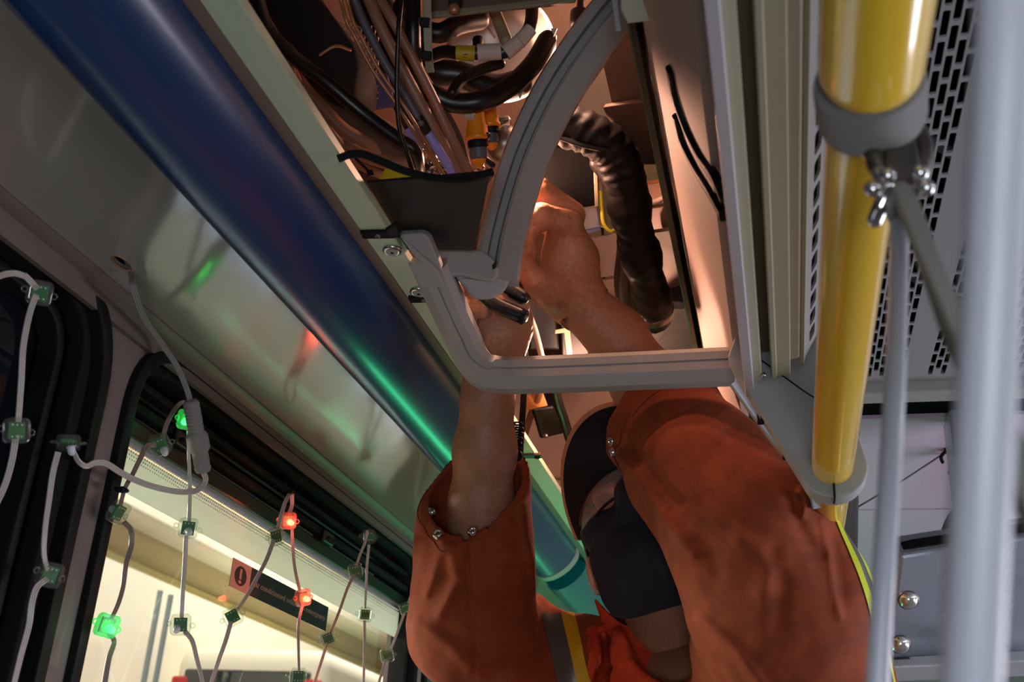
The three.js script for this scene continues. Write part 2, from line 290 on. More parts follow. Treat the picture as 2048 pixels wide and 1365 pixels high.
WIN.forEach((w, i) => {
  const g = group('window_' + (i + 1));
  mesh(acrossWall(ringShape(w, 0.014), XW + 0.008, XW - 0.03, 0.003), M.rubber, 'rubber_gasket', g);
  const v = [w[0] + 0.014, w[1] - 0.014, w[2] + 0.014, w[3] - 0.014, w[4] - 0.014];
  if (i === 1) {
    mesh(acrossWall(ringShape(v, 0.010, 0.06), XW - 0.006, XW - 0.035, 0.002), M.rubberDull, 'window_frame', g);
    mesh(boxAt(XW - 0.034, XW - 0.012, 0.322, 0.340, v[0] + 0.006, v[1] - 0.006, 0.003), M.blackPlastic, 'meeting_rail', g);
    mesh(boxAt(XW - 0.024, XW - 0.010, 0.347, 0.356, v[0] + 0.02, v[1] - 0.02, 0.002), M.rubberDull, 'sliding_track', g);
    mesh(boxAt(XW - 0.026, XW - 0.012, 0.372, 0.379, v[0] + 0.02, v[1] - 0.02, 0.002), M.rubberDull, 'sliding_track', g);
    for (const z of [0.93, 1.32]) { const b = mesh(boxAt(XW - 0.022, XW - 0.004, 0.338, 0.354, z, z + 0.035, 0.003), M.blackPlastic, 'latch', g); mesh(boxAt(XW - 0.008, XW - 0.001, 0.341, 0.346, z + 0.008, z + 0.026, 0.001), M.rubberDull, 'latch_tab', b); }
    mesh(boxAt(XW - 0.037, XW - 0.034, 0.336, v[3] - 0.004, v[0], v[1]), M.darkGlass, 'vent_pane', g);
    mesh(boxAt(XW - 0.0265, XW - 0.026, -0.40, 0.325, v[0], v[1]), M.glass, 'pane', g);
    const band = mesh(boxAt(XW - 0.0256, XW - 0.0250, 0.276, 0.316, v[0] + 0.008, v[1] - 0.008), M.frit, 'frit_band', g);
    const dots = []; const base = new THREE.CylinderGeometry(0.0011, 0.0011, 0.0006, 6); base.rotateZ(Math.PI / 2);
    const spots = []; for (let r = 0; r < 4; r++) for (let z = v[0] + 0.012; z < v[1] - 0.012; z += 0.0042) spots.push([z + (r % 2) * 0.0021, 0.319 - r * 0.0036, 1.15 - r * 0.15]);
    const im = new THREE.InstancedMesh(base, M.dot, spots.length), mm = new THREE.Matrix4(); spots.forEach(([z, y, k], q) => { const c = W(XW - 0.0248, y, z); im.setMatrixAt(q, mm.makeScale(1, k, k).setPosition(c)); });
    im.name = 'frit_dot'; im.userData.kind = 'stuff'; band.add(im);
  } else {
    mesh(acrossWall(ringShape(v, 0.016, 0.05), XW - 0.004, XW - 0.03, 0.003), M.rubberDull, 'window_frame', g);
    mesh(acrossWall(ringShape([v[0] + 0.016, v[1] - 0.030, v[2] + 0.016, v[3] - 0.022, 0.05], 0.010, 0.04), XW - 0.012, XW - 0.034, 0.003), M.rubber, 'inner_frame', g);
    mesh(boxAt(XW - 0.037, XW - 0.034, v[2], v[3], v[0], v[1]), M.darkGlass, 'pane', g);
  }
  struct(g, ['dark window with a thick rounded black rubber frame', 'window with a black top vent, dotted band and light strings in front', 'far window behind the man'][i]);
});
// --- cove between wall and ceiling, trim lip, blue duct, brown seam, pale strip: sections in (right, up)
const lip = [[-0.5745, 0.398], [-0.5735, 0.420], [-0.5640, 0.4285], [-0.5570, 0.4265], [-0.5545, 0.4215], [-0.5585, 0.4175], [-0.5655, 0.4150], [-0.5690, 0.398]];
struct(mesh(along(lip, ZB, ZF), M.trimDark, 'trim_1'), 'brown trim moulding above the windows');
{
  const pts = []; for (let i = 0; i <= 12; i++) { const t = i / 12; pts.push([-0.5575 + t * (0.5575 - 0.432), 0.4235 + t * 0.014 + 0.004 * Math.sin(t * Math.PI)]); }
  // the cable hole: the cove sheet is cut around it
  const z0 = 0.715, z1 = 0.737, sec = sheetSection(pts, 0.004);
  const g = group('ceiling_cove');
  const flat = new THREE.Shape([[ZB, 0], [2.55, 0], [2.55, 1], [ZB, 1]].map((p) => new THREE.Vector2(...p)));
  const hole = new THREE.Path(); hole.absellipse(0.727, 0.17, 0.0125, 0.038, 0, Math.PI * 2); flat.holes.push(hole);
  const sub = new THREE.ShapeGeometry(flat, 24); let src = flat_(sub);
  // tessellate across so that the sheet can bend
  const tri = []; const sp = src.attributes.position; for (let i = 0; i < sp.count; i += 3) tri.push([0, 1, 2].map((k) => [sp.getX(i + k), sp.getY(i + k)]));
  let work = tri; for (let c = 1; c < 10; c++) { const lim = c / 10, nx = []; for (const t of work) for (const side of [1, -1]) { const o = []; for (let k = 0; k < 3; k++) { const a = t[k], b = t[(k + 1) % 3], da = side * (a[1] - lim), db = side * (b[1] - lim); if (da >= 0) o.push(a); if (da * db < 0) { const q = da / (da - db); o.push([a[0] + (b[0] - a[0]) * q, a[1] + (b[1] - a[1]) * q]); } } for (let k = 2; k < o.length; k++) nx.push([o[0], o[k - 1], o[k]]); } work = nx; }
  const pos = [], nr = [], uv = []; for (const off of [0, 0.004]) for (const t of work) for (const [z, s] of off ? [t[0], t[2], t[1]] : t) { const x = -0.5575 + s * 0.1255, y = 0.4235 + s * 0.014 + 0.004 * Math.sin(s * Math.PI), dy = (0.014 + 0.004 * Math.PI * Math.cos(s * Math.PI)) / 0.1255, p = W(x, y + off, z); pos.push(p.x, p.y, p.z); const n = V3(dy, -1, 0).normalize().multiplyScalar(off ? -1 : 1); nr.push(n.x, n.y, n.z); uv.push(z, s * 0.125); }
  const cg = new THREE.BufferGeometry(); cg.setAttribute('position', new THREE.Float32BufferAttribute(pos, 3)); cg.setAttribute('normal', new THREE.Float32BufferAttribute(nr, 3)); cg.setAttribute('uv', new THREE.Float32BufferAttribute(uv, 2));
  mesh(cg, M.cove, 'cove_panel', g);
  const gp = []; for (let i = 0; i <= 20; i++) { const a = i / 20 * Math.PI * 2, s = 0.17 + 0.040 * Math.sin(a), z = 0.727 + 0.013 * Math.cos(a); gp.push(W(-0.5575 + s * 0.1255, 0.4235 + s * 0.014 + 0.004 * Math.sin(s * Math.PI), z)); }
  mesh(new THREE.TubeGeometry(new THREE.CatmullRomCurve3(gp.slice(0, 20), true), 40, 0.0007, 6, true), M.copper, 'hole_edge', g);
  struct(g, 'glossy grey cove panel above the windows with a cable hole');
}
function blueSection() {
  const pts = []; for (let i = 0; i <= 22; i++) { const t = i / 22, a = Math.PI * (0.06 + 0.88 * t); const c = Math.cos(Math.PI - a), f = (c + 1) / 2; pts.push([-0.432 + 0.0735 * f, 0.4385 + 0.0375 * f - 0.026 * Math.sin(a)]); }
  return pts;
}
for (const [z0, z1, m, lab, cap_] of [[ZB, 1.93, M.blue, 'long glossy dark blue ceiling duct above the left windows', true], [2.04, 3.35, M.teal, 'teal blue ceiling duct section beyond the grey end cap', false]]) {
  const o = group('ceiling_duct'); const sec = blueSection();
  mesh(along([...sec, [-0.3575, 0.492], [-0.436, 0.462]], z0, z1), m, 'duct_cover', o);
  if (cap_) { const c = sec.map(([x, y]) => [-0.395 + (x + 0.395) * 1.03, y - 0.0015]); mesh(along([...c, [-0.3565, 0.494], [-0.438, 0.464]], z1, z1 + 0.028), M.greyPlastic, 'end_cap', o); }
  thing(o, lab, 'ceiling duct');
}
struct(mesh(along([[-0.3585, 0.490], [-0.3585, 0.4785], [-0.357, 0.4778], [-0.347, 0.4778], [-0.347, 0.490]], ZB, ZF), M.brownSeam, 'trim_2'), 'brown seam strip beside the blue duct');
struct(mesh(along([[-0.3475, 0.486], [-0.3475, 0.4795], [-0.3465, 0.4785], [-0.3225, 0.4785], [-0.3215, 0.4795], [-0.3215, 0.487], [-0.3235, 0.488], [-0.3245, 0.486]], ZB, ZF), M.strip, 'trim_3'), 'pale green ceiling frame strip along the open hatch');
// --- structure above: cavity shell of the open ceiling hatch
const ROOF = 0.852, HZ0 = 0.30, HZ1 = 1.98, HX0 = -0.54, HX1 = -0.09;
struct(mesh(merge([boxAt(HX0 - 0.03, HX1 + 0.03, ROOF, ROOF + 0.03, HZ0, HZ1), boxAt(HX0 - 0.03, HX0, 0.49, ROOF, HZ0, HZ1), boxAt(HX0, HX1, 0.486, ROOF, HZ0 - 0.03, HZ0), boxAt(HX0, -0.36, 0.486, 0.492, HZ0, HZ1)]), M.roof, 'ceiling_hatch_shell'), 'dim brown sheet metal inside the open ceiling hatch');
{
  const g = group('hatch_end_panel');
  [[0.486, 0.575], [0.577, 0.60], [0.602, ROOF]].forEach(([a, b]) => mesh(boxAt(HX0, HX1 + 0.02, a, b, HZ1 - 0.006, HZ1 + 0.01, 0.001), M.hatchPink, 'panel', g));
  mesh(boxAt(-0.50, -0.12, 0.62, 0.625, HZ1 - 0.014, HZ1 - 0.004, 0.001), M.tan, 'ledge', g);
  struct(g, 'peach lit panels closing the far end of the hatch');
}
// sloping right inner side of the hatch opening
{
  const g = group('hatch_side_panel');
  const q = (x0, y0, x1, y1, z0, z1, th) => { const L = Math.hypot(x1 - x0, y1 - y0), nx = (y1 - y0) / L * th, ny = -(x1 - x0) / L * th; return along([[x0, y0], [x1, y1], [x1 + nx, y1 + ny], [x0 + nx, y0 + ny]], z0, z1); };
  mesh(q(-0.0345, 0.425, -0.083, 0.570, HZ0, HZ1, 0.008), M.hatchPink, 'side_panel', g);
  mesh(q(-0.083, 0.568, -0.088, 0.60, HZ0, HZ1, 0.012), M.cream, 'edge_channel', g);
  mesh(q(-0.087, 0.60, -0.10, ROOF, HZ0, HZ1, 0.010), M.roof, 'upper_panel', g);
  struct(g, 'pale pink sloping inner side of the ceiling hatch');
}
// --- ceilings, walls, floor
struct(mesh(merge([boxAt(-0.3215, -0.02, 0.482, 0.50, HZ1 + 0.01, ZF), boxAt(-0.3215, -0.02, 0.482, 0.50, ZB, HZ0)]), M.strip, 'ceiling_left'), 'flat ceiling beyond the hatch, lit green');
struct(mesh(merge([boxAt(XW, XW + 0.03, 0.48, 0.9, ZB, ZF), boxAt(0.40, XR, 0.505, 0.53, ZB, ZF), boxAt(-0.6, XR, 0.884, 0.92, ZB, ZF)]), M.palePlastic, 'ceiling'), 'bus ceiling');
struct(mesh(boxAt(XR, XR + 0.05, -H, 0.9, ZB, ZF), M.wall, 'wall_right'));
struct(mesh(boxAt(XW - 0.05, XR + 0.05, -H, 0.9, ZB - 0.05, ZB), M.wall, 'wall_back'));
struct(mesh(boxAt(XW - 0.05, XR + 0.05, -H, 0.9, ZF, ZF + 0.05), M.palePlastic, 'wall_front'));
struct(mesh(boxAt(XW - 0.05, XR + 0.05, -H - 0.05, -H, ZB, ZF), M.floor, 'floor'));

// ================================================================ garage outside the window
const GX = -4.2, GZ0 = -7, GZ1 = 16, GY1 = 3.4, GY0 = -1.75;
struct(mesh(merge([boxAt(GX - 0.1, GX, GY0, GY1, GZ0, GZ1)]), M.garageWall, 'wall_garage'), 'pale yellow garage wall outside the window');
struct(mesh(boxAt(GX - 0.1, 6.1, GY1, GY1 + 0.1, GZ0, GZ1), M.garageCeil, 'ceiling_garage'));
struct(mesh(boxAt(GX - 0.1, 6.1, GY0 - 0.1, GY0, GZ0, GZ1), M.concrete, 'floor_garage'));
struct(mesh(merge([boxAt(6, 6.1, GY0, GY1, GZ0, GZ1), boxAt(GX, 6, GY0, GY1, GZ0 - 0.1, GZ0), boxAt(GX, 6, GY0, GY1, GZ1, GZ1 + 0.1)]), M.concrete, 'wall_garage_far'));
thing(mesh(boxAt(GX + 0.02, GX + 0.30, 1.72, 1.95, 1, 15, 0.03), M.garageWhite, 'wall_beam'), 'white horizontal beam along the garage wall seen through the window', 'beam');
thing(mesh(boxAt(GX + 0.002, GX + 0.05, 1.28, 1.52, 1, 15, 0.01), M.garageYellow, 'wall_band'), 'yellow painted band under the white beam outside', 'painted band');
for (const [z, px] of [[0, 303], [1, 326]].map(([k, q]) => [-PX(q, 1280, GX + 0.35).z, k])) thing(mesh(cyl(W(GX + 0.35, GY0, z), W(GX + 0.35, 1.30, z), 0.018), M.pipe, 'pipe_post'), px < 1 ? 'thin grey vertical pipe outside, the left one of two' : 'thin grey vertical pipe outside, the right one of two', 'pipe');
{
  const g = group('roller_door');
  for (let i = 0; i < 4; i++) mesh(boxAt(GX + 0.06, GX + 0.10, GY0 + i * 0.8, GY0 + i * 0.8 + 0.798, 2.5, 14, 0.003), M.garageWhite, 'door_slat', g);
  thing(g, 'bright white slatted garage door below the yellow band outside', 'roller door');
}
for (const [x, z, w] of [[-2.6, 4.2, 2.4], [-2.6, 8.2, 2.4], [-1.4, 1.0, 2.0]]) {
  const g = group('garage_lamp');
  mesh(boxAt(x - 0.12, x + 0.12, GY1 - 0.16, GY1 - 0.08, z - w / 2, z + w / 2, 0.02), M.garageWhite, 'housing', g);
  mesh(boxAt(x - 0.10, x + 0.10, GY1 - 0.18, GY1 - 0.161, z - w / 2 + 0.02, z + w / 2 - 0.02, 0.006), glow(TUBE, 2.2), 'diffuser', g);
  for (const k of [-1, 1]) mesh(cyl(W(x, GY1 - 0.09, z + k * w * 0.35), W(x, GY1, z + k * w * 0.35), 0.006), M.steel, 'hanger', g);
  thing(g, ['long garage ceiling lamp outside, in the middle', 'long garage ceiling lamp outside, farthest ahead', 'garage ceiling lamp outside, nearest the bus'][[4.2, 8.2, 1.0].indexOf(z)], 'lamp', 'garage lamps');
  const at = W(x, GY1 - 0.19, z); areaLamp(TUBE, POWER.garage * 4, 0.2, w - 0.04, at, at.clone().add(V3(0, -1, 0)));
}

// ================================================================ cabin lamps (right side of the bus and behind)
for (const [x, z, len, k, lab] of [[0.95, 0.5, 1.5, POWER.cabin, 'cool white strip lamp on the right ceiling of the bus'], [0.35, -0.9, 0.9, POWER.rear, 'cool white strip lamp on the ceiling behind the camera']]) {
  const g = group('ceiling_lamp');
  mesh(boxAt(x - 0.05, x + 0.05, 0.478, 0.505, z - len / 2, z + len / 2, 0.008), M.palePlastic, 'housing', g);
  mesh(boxAt(x - 0.042, x + 0.042, 0.473, 0.479, z - len / 2 + 0.01, z + len / 2 - 0.01, 0.002), glow(COOL, 1.6), 'diffuser', g);
  thing(g, lab, 'lamp', 'bus ceiling lamps');
  const at = W(x, 0.470, z); areaLamp(COOL, k * 6, 0.084, len - 0.02, at, at.clone().add(V3(0, -1, 0)));
}

{ // added fill lamp on a stand, lights the cabin from behind the camera
  const g = group('fill_lamp'), c = W(0.12, -0.28, -0.62), aim = W(-0.05, 0.36, 0.95), f = aim.clone().sub(c).normalize(), qn = new THREE.Quaternion().setFromUnitVectors(V3(0, 0, 1), f);
  const part = (geo, m, n) => { geo.applyQuaternion(qn); geo.translate(c.x, c.y, c.z); mesh(geo, m, n, g); };
  part(new RoundedBoxGeometry(0.40, 0.28, 0.06, 3, 0.012).translate(0, 0, -0.035), M.rubberDull, 'housing'); part(new RoundedBoxGeometry(0.36, 0.24, 0.008, 2, 0.003), glow(COOL, 2), 'diffuser');
  mesh(cyl(W(0.12, -H + 0.02, -0.66), W(0.12, -0.33, -0.66), 0.014), M.steel, 'stand', g); mesh(lathe([[0.16, 0], [0.16, 0.015], [0.03, 0.03], [0.014, 0.03]], W(0.12, -H, -0.66), V3(0, 1, 0), 24), M.rubberDull, 'foot', g);
  thing(g, 'added fill lamp on a stand behind the camera', 'lamp');
  areaLamp(COOL, POWER.flood, 0.36, 0.24, c.clone().addScaledVector(f, 0.012), aim);
}

{ // unseen pale blue car, added below the window line for its cove reflection
  const g = group('added_car'), x0 = -2.75, x1 = -1.15, z0 = 2.7, prof = [[0, -1.45], [0.0, -1.05], [0.25, -0.98], [1.0, -0.92], [1.55, -0.52], [2.9, -0.48], [3.5, -0.88], [3.9, -0.95], [3.95, -1.45]];
  const s = new THREE.Shape(prof.map(([z, y]) => new THREE.Vector2(z, y))), e = new THREE.ExtrudeGeometry(s, { depth: x1 - x0 - 0.1, bevelEnabled: true, bevelThickness: 0.05, bevelSize: 0.05, bevelSegments: 3 });
  e.applyMatrix4(new THREE.Matrix4().makeBasis(V3(0, 0, -1), V3(0, 1, 0), V3(1, 0, 0)).setPosition(x0 + 0.05, H, -z0)); mesh(creased(flat_(e), 0.5), M.carBlue, 'body', g);
  for (const z of [0.75, 3.15]) for (const x of [x0 - 0.02, x1 - 0.16]) mesh(cyl(W(x, -1.44, z0 + z), W(x + 0.18, -1.44, z0 + z), 0.31, 0.31, 28), M.rubber, 'wheel', g);
  for (const [z, w] of [[1.75, 0.5], [2.4, 0.5]]) mesh(boxAt(x1 + 0.045, x1 + 0.056, -0.88, -0.58, z0 + z, z0 + z + w, 0.004), M.darkGlass, 'side_window', g);
  thing(g, 'unseen pale blue car added outside to be mirrored in the cove', 'car');
  const v = group('parked_van');
  mesh(boxAt(-4.0, -2.9, GY0 + 0.3, 1.05, 6.9, 11.5, 0.12), M.garageWhite, 'body', v); mesh(boxAt(-3.9, -3.0, 0.35, 0.9, 6.87, 6.92, 0.02), M.darkGlass, 'rear_window', v);
  mesh(boxAt(-3.98, -3.86, 0.55, 0.85, 6.86, 6.93, 0.02), M.red, 'tail_lamp', v); mesh(boxAt(-3.04, -2.92, 0.55, 0.85, 6.86, 6.93, 0.02), M.red, 'tail_lamp', v);
  for (const z of [7.8, 10.6]) mesh(cyl(W(-3.08, GY0 + 0.34, z), W(-2.86, GY0 + 0.34, z), 0.34, 0.34, 28), M.rubber, 'wheel', v);
  thing(v, 'white van with red tail lamps parked farther along outside', 'van');
}

{ // added lamp beside the bus, gives side light through the window
  const g = group('added_side_lamp'), x = -2.9, y = 0.42, z = 1.15;
  mesh(boxAt(x - 0.12, x - 0.01, y - 0.24, y + 0.24, z - 0.66, z + 0.66, 0.02), M.garageWhite, 'housing', g); mesh(boxAt(x - 0.012, x, y - 0.21, y + 0.21, z - 0.63, z + 0.63, 0.004), glow(TUBE, 2.5), 'diffuser', g);
  for (const k of [-0.5, 0.5]) { mesh(cyl(W(x - 0.07, GY0, z + k), W(x - 0.07, y - 0.2, z + k), 0.02), M.pipe, 'post', g); mesh(lathe([[0.16, 0], [0.16, 0.02], [0.04, 0.04], [0.02, 0.04]], W(x - 0.07, GY0, z + k), V3(0, 1, 0), 24), M.pipe, 'foot', g); }
  thing(g, 'added side light lamp outside on two posts beside the bus', 'lamp');
  const at = W(x + 0.008, y, z); areaLamp(TUBE, POWER.side, 1.26, 0.42, at, at.clone().add(V3(1, 0, 0)));
}

{ // added fill lamp on the right side wall, brightens lilac panels and rail
  const g = group('added_wall_lamp'), x = 1.40, y = -0.05, z = 1.35, f = V3(-1, 0.35, 0.05).normalize(), c = W(x - 0.06, y, z), qn = new THREE.Quaternion().setFromUnitVectors(V3(0, 0, 1), f);
  const part = (geo, m, n) => { geo.rotateZ(0); geo.applyQuaternion(qn); geo.translate(c.x, c.y, c.z); mesh(geo, m, n, g); };
  part(new RoundedBoxGeometry(1.3, 0.34, 0.05, 3, 0.01).translate(0, 0, -0.03), M.palePlastic, 'housing'); part(new RoundedBoxGeometry(1.24, 0.28, 0.008, 2, 0.003), glow('#e6e4ff', 1.6), 'diffuser');
  mesh(boxAt(x - 0.04, XR, y - 0.08, y + 0.02, z - 0.3, z + 0.3, 0.005), M.greyPanel, 'bracket', g);
  thing(g, 'added cool white fill lamp tilted upward on the right side wall', 'lamp');
  areaLamp(new THREE.Color(0.90, 0.86, 1.0), POWER.right, 1.24, 0.28, c.clone().addScaledVector(f, 0.012), c.clone().add(f));
}

// ================================================================ right-hand side: channels, grille, rail, bracket plate
{
  const g = group('ceiling_channel'), Z0 = -0.6, Z1 = 0.918;
  const K = (l) => l.map(([x, y]) => [x * 0.92, y * 0.92]);
  mesh(along(K([[-0.0265, 0.402], [-0.0255, 0.4], [-0.0185, 0.4], [-0.0175, 0.402], [-0.0175, 0.44], [-0.0265, 0.44]]), Z0, 0.935), M.alu, 'edge_strip', g);
  mesh(along(K([[-0.0175, 0.407], [-0.0105, 0.408], [-0.0095, 0.412], [-0.0095, 0.445], [-0.0175, 0.445]]), Z0, Z1), M.cream, 'rib', g);
  mesh(along(K([[-0.0095, 0.434], [-0.0012, 0.434], [-0.0012, 0.447], [-0.0095, 0.447]]), Z0, Z1 - 0.01), M.creamGroove, 'groove', g);
  mesh(along(K([[-0.0012, 0.413], [0.0002, 0.410], [0.0035, 0.410], [0.0045, 0.4125], [0.0160, 0.4125], [0.0168, 0.414], [0.0168, 0.447], [-0.0012, 0.447]]), Z0, Z1), M.cream, 'rib', g);
  mesh(along(K([[0.0168, 0.420], [0.024, 0.4215], [0.0265, 0.424], [0.0265, 0.45], [0.0168, 0.45]]), Z0, Z1 - 0.02), M.tan, 'rib', g);
  const sc = mesh(new THREE.SphereGeometry(0.0022, 10, 6), M.steel, 'screw', g); sc.position.copy(W(-0.0075, 0.376, 0.905));
  thing(g, 'cream and white ribbed channel running along the right edge of the hatch', 'channel');
}
function holePath(cx, cy, w, h, r) { const p = new THREE.Path(); p.moveTo(cx - w / 2 + r, cy - h / 2); p.lineTo(cx + w / 2 - r, cy - h / 2); p.quadraticCurveTo(cx + w / 2, cy - h / 2, cx + w / 2, cy - h / 2 + r); p.lineTo(cx + w / 2, cy + h / 2 - r); p.quadraticCurveTo(cx + w / 2, cy + h / 2, cx + w / 2 - r, cy + h / 2); p.lineTo(cx - w / 2 + r, cy + h / 2); p.quadraticCurveTo(cx - w / 2, cy + h / 2, cx - w / 2, cy + h / 2 - r); p.lineTo(cx - w / 2, cy - h / 2 + r); p.quadraticCurveTo(cx - w / 2, cy - h / 2, cx - w / 2 + r, cy - h / 2); return p; }
function perforated(a, b, z0, z1, th, cols, holeW, holeL, pitch) {   // panel from point a to b in (right, up), along z; cols: distances of the hole columns from a
  const L = Math.hypot(b[0] - a[0], b[1] - a[1]), s = new THREE.Shape([[z0, 0], [z1, 0], [z1, L], [z0, L]].map((p) => new THREE.Vector2(...p)));
  cols.forEach((c, i) => { for (let z = z0 + 0.03 + (i % 2) * pitch / 2; z < z1 - 0.02; z += pitch) s.holes.push(holePath(z, c, holeL, holeW, Math.min(holeW, holeL) * 0.32)); });
  const g = new THREE.ExtrudeGeometry(s, { depth: th, bevelEnabled: false, curveSegments: 3 });
  const dir = V3((b[0] - a[0]) / L, (b[1] - a[1]) / L, 0), fz = V3(0, 0, -1), n = V3().crossVectors(fz, dir);
  g.applyMatrix4(new THREE.Matrix4().makeBasis(fz, dir, n).setPosition(a[0], a[1] + H, 0)); return g;
}
{
  const g = group('side_grille');
  mesh(perforated([0.0255, 0.394], [0.080, 0.498], -0.55, 0.915, 0.002, [0.0160, 0.0325, 0.049, 0.0655, 0.082, 0.0985], 0.0105, 0.024, 0.032), M.grilleWarm, 'grille_panel', g);
  mesh(along([[0.0240, 0.389], [0.0270, 0.388], [0.0285, 0.396], [0.0245, 0.398]], -0.55, 0.915), M.cream, 'hem', g);
  thing(g, 'pale grey sloping perforated panel just left of the yellow rail', 'grille');
}
{
  const g = group('ceiling_grille'), c1 = [], c2 = [], c3 = [];
  for (let i = 0; i < 9; i++) c1.push(0.006 + i * 0.0068);
  for (let i = 0; i < 3; i++) c1.push(0.092 + i * 0.0068);
  for (let i = 0; i < 7; i++) c1.push(0.150 + i * 0.0068);
  mesh(perforated([0.080, 0.500], [0.400, 0.500], -0.30, 1.23, 0.002, c1, 0.0050, 0.0265, 0.031), M.grille, 'grille_panel', g);
  mesh(boxAt(0.062, 0.44, 0.482, 0.512, 1.232, 1.262, 0.004), M.palePlastic, 'cross_bar', g);
  mesh(boxAt(0.396, 0.404, 0.49, 0.515, -0.30, 1.23, 0.002), M.alu, 'edge_bar', g);
  thing(g, 'pale lilac ceiling grille with staggered oblong black holes at right', 'grille');
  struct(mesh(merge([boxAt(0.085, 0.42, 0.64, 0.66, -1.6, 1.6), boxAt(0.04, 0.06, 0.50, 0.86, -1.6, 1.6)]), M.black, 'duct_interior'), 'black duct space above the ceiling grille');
  const k = group('duct_brace'); for (const z of [0.55, 0.78, 1.02]) mesh(cyl(W(0.09, 0.56, z), W(0.19, 0.545, z + 0.10), 0.005), M.greyPanel, 'brace', k);
  thing(k, 'grey slanted braces visible through the holes of the ceiling grille', 'brace');
  struct(mesh(boxAt(0.08, 0.40, 0.505, 0.53, -1.6, -0.30), M.palePlastic, 'ceiling_rear'));
}
// beyond the grille: black gap, lilac panel with seam, dark column
struct(mesh(boxAt(0.05, 0.60, 0.52, 0.56, 1.262, 1.40), M.black, 'ceiling_gap'), 'black gap behind the cross bar');
{
  const g = group('ceiling_panel'), q = (z0, z1, y0, y1) => { const s = new THREE.Shape([[z0, y0], [z1, y1], [z1, y1 + 0.012], [z0, y0 + 0.012]].map((p) => new THREE.Vector2(...p))); const e = new THREE.ExtrudeGeometry(s, { depth: 0.9, bevelEnabled: false }); e.applyMatrix4(new THREE.Matrix4().makeBasis(V3(0, 0, -1), V3(0, 1, 0), V3(1, 0, 0)).setPosition(0.10, H, 0)); return e; };
  mesh(q(1.40, 1.735, 0.515, 0.490), M.lilac, 'panel', g); mesh(q(1.741, 2.6, 0.4895, 0.425), M.lilac, 'panel', g);
  thing(g, 'lilac grey ceiling panels with a dark seam behind the white rods', 'ceiling panel');
}
{
  const g = group('dark_column');
  mesh(plate([[1680, 792], [1722, 788], [1716, 1130], [1660, 1130]], PZ(1690, 950, 1.34), V3(0.15, 0, 1), 0.05, 0.003), M.greyPanel, 'column_face', g);
  mesh(boxAt(0.055, 0.075, 0.20, 0.50, 1.40, 1.43, 0.004), M.rubberDull, 'column_back', g);
  thing(g, 'dark grey column behind the yellow rail and beside the lilac panel', 'column');
}
// yellow ceiling rail with its collar
const RAIL = [0.0455, 0.298], railPt = (z, dx = 0, dy = 0) => W(RAIL[0] + dx, RAIL[1] + dy, z);
{
  const g = group('grab_rail');
  mesh(cyl(railPt(0.391), railPt(1.75), 0.0172, 0.0172, 40), M.yellow, 'rail', g);
  mesh(lathe([[0.0170, 0.008], [0.0195, 0.005], [0.0212, 0], [0.0216, -0.006], [0.0216, -1.2]], railPt(0.391), V3(0, 0, -1), 40), M.yellow, 'rail_sleeve', g);
  thing(g, 'glossy yellow grab rail running along the ceiling at right', 'grab rail');
  const c = group('rail_collar');
  mesh(lathe([[0.0178, -0.003], [0.0222, -0.004], [0.0232, 0], [0.0232, 0.018], [0.0222, 0.021], [0.0178, 0.022]], railPt(0.401), V3(0.10, -0.16, -1), 40), M.greyPlastic, 'ring', c);
  mesh(boxAt(0.040, 0.051, 0.318, 0.43, 0.405, 0.419, 0.003), M.greyPlastic, 'stem', c);
  thing(c, 'grey collar around the yellow rail where its thicker sleeve ends', 'collar');
}
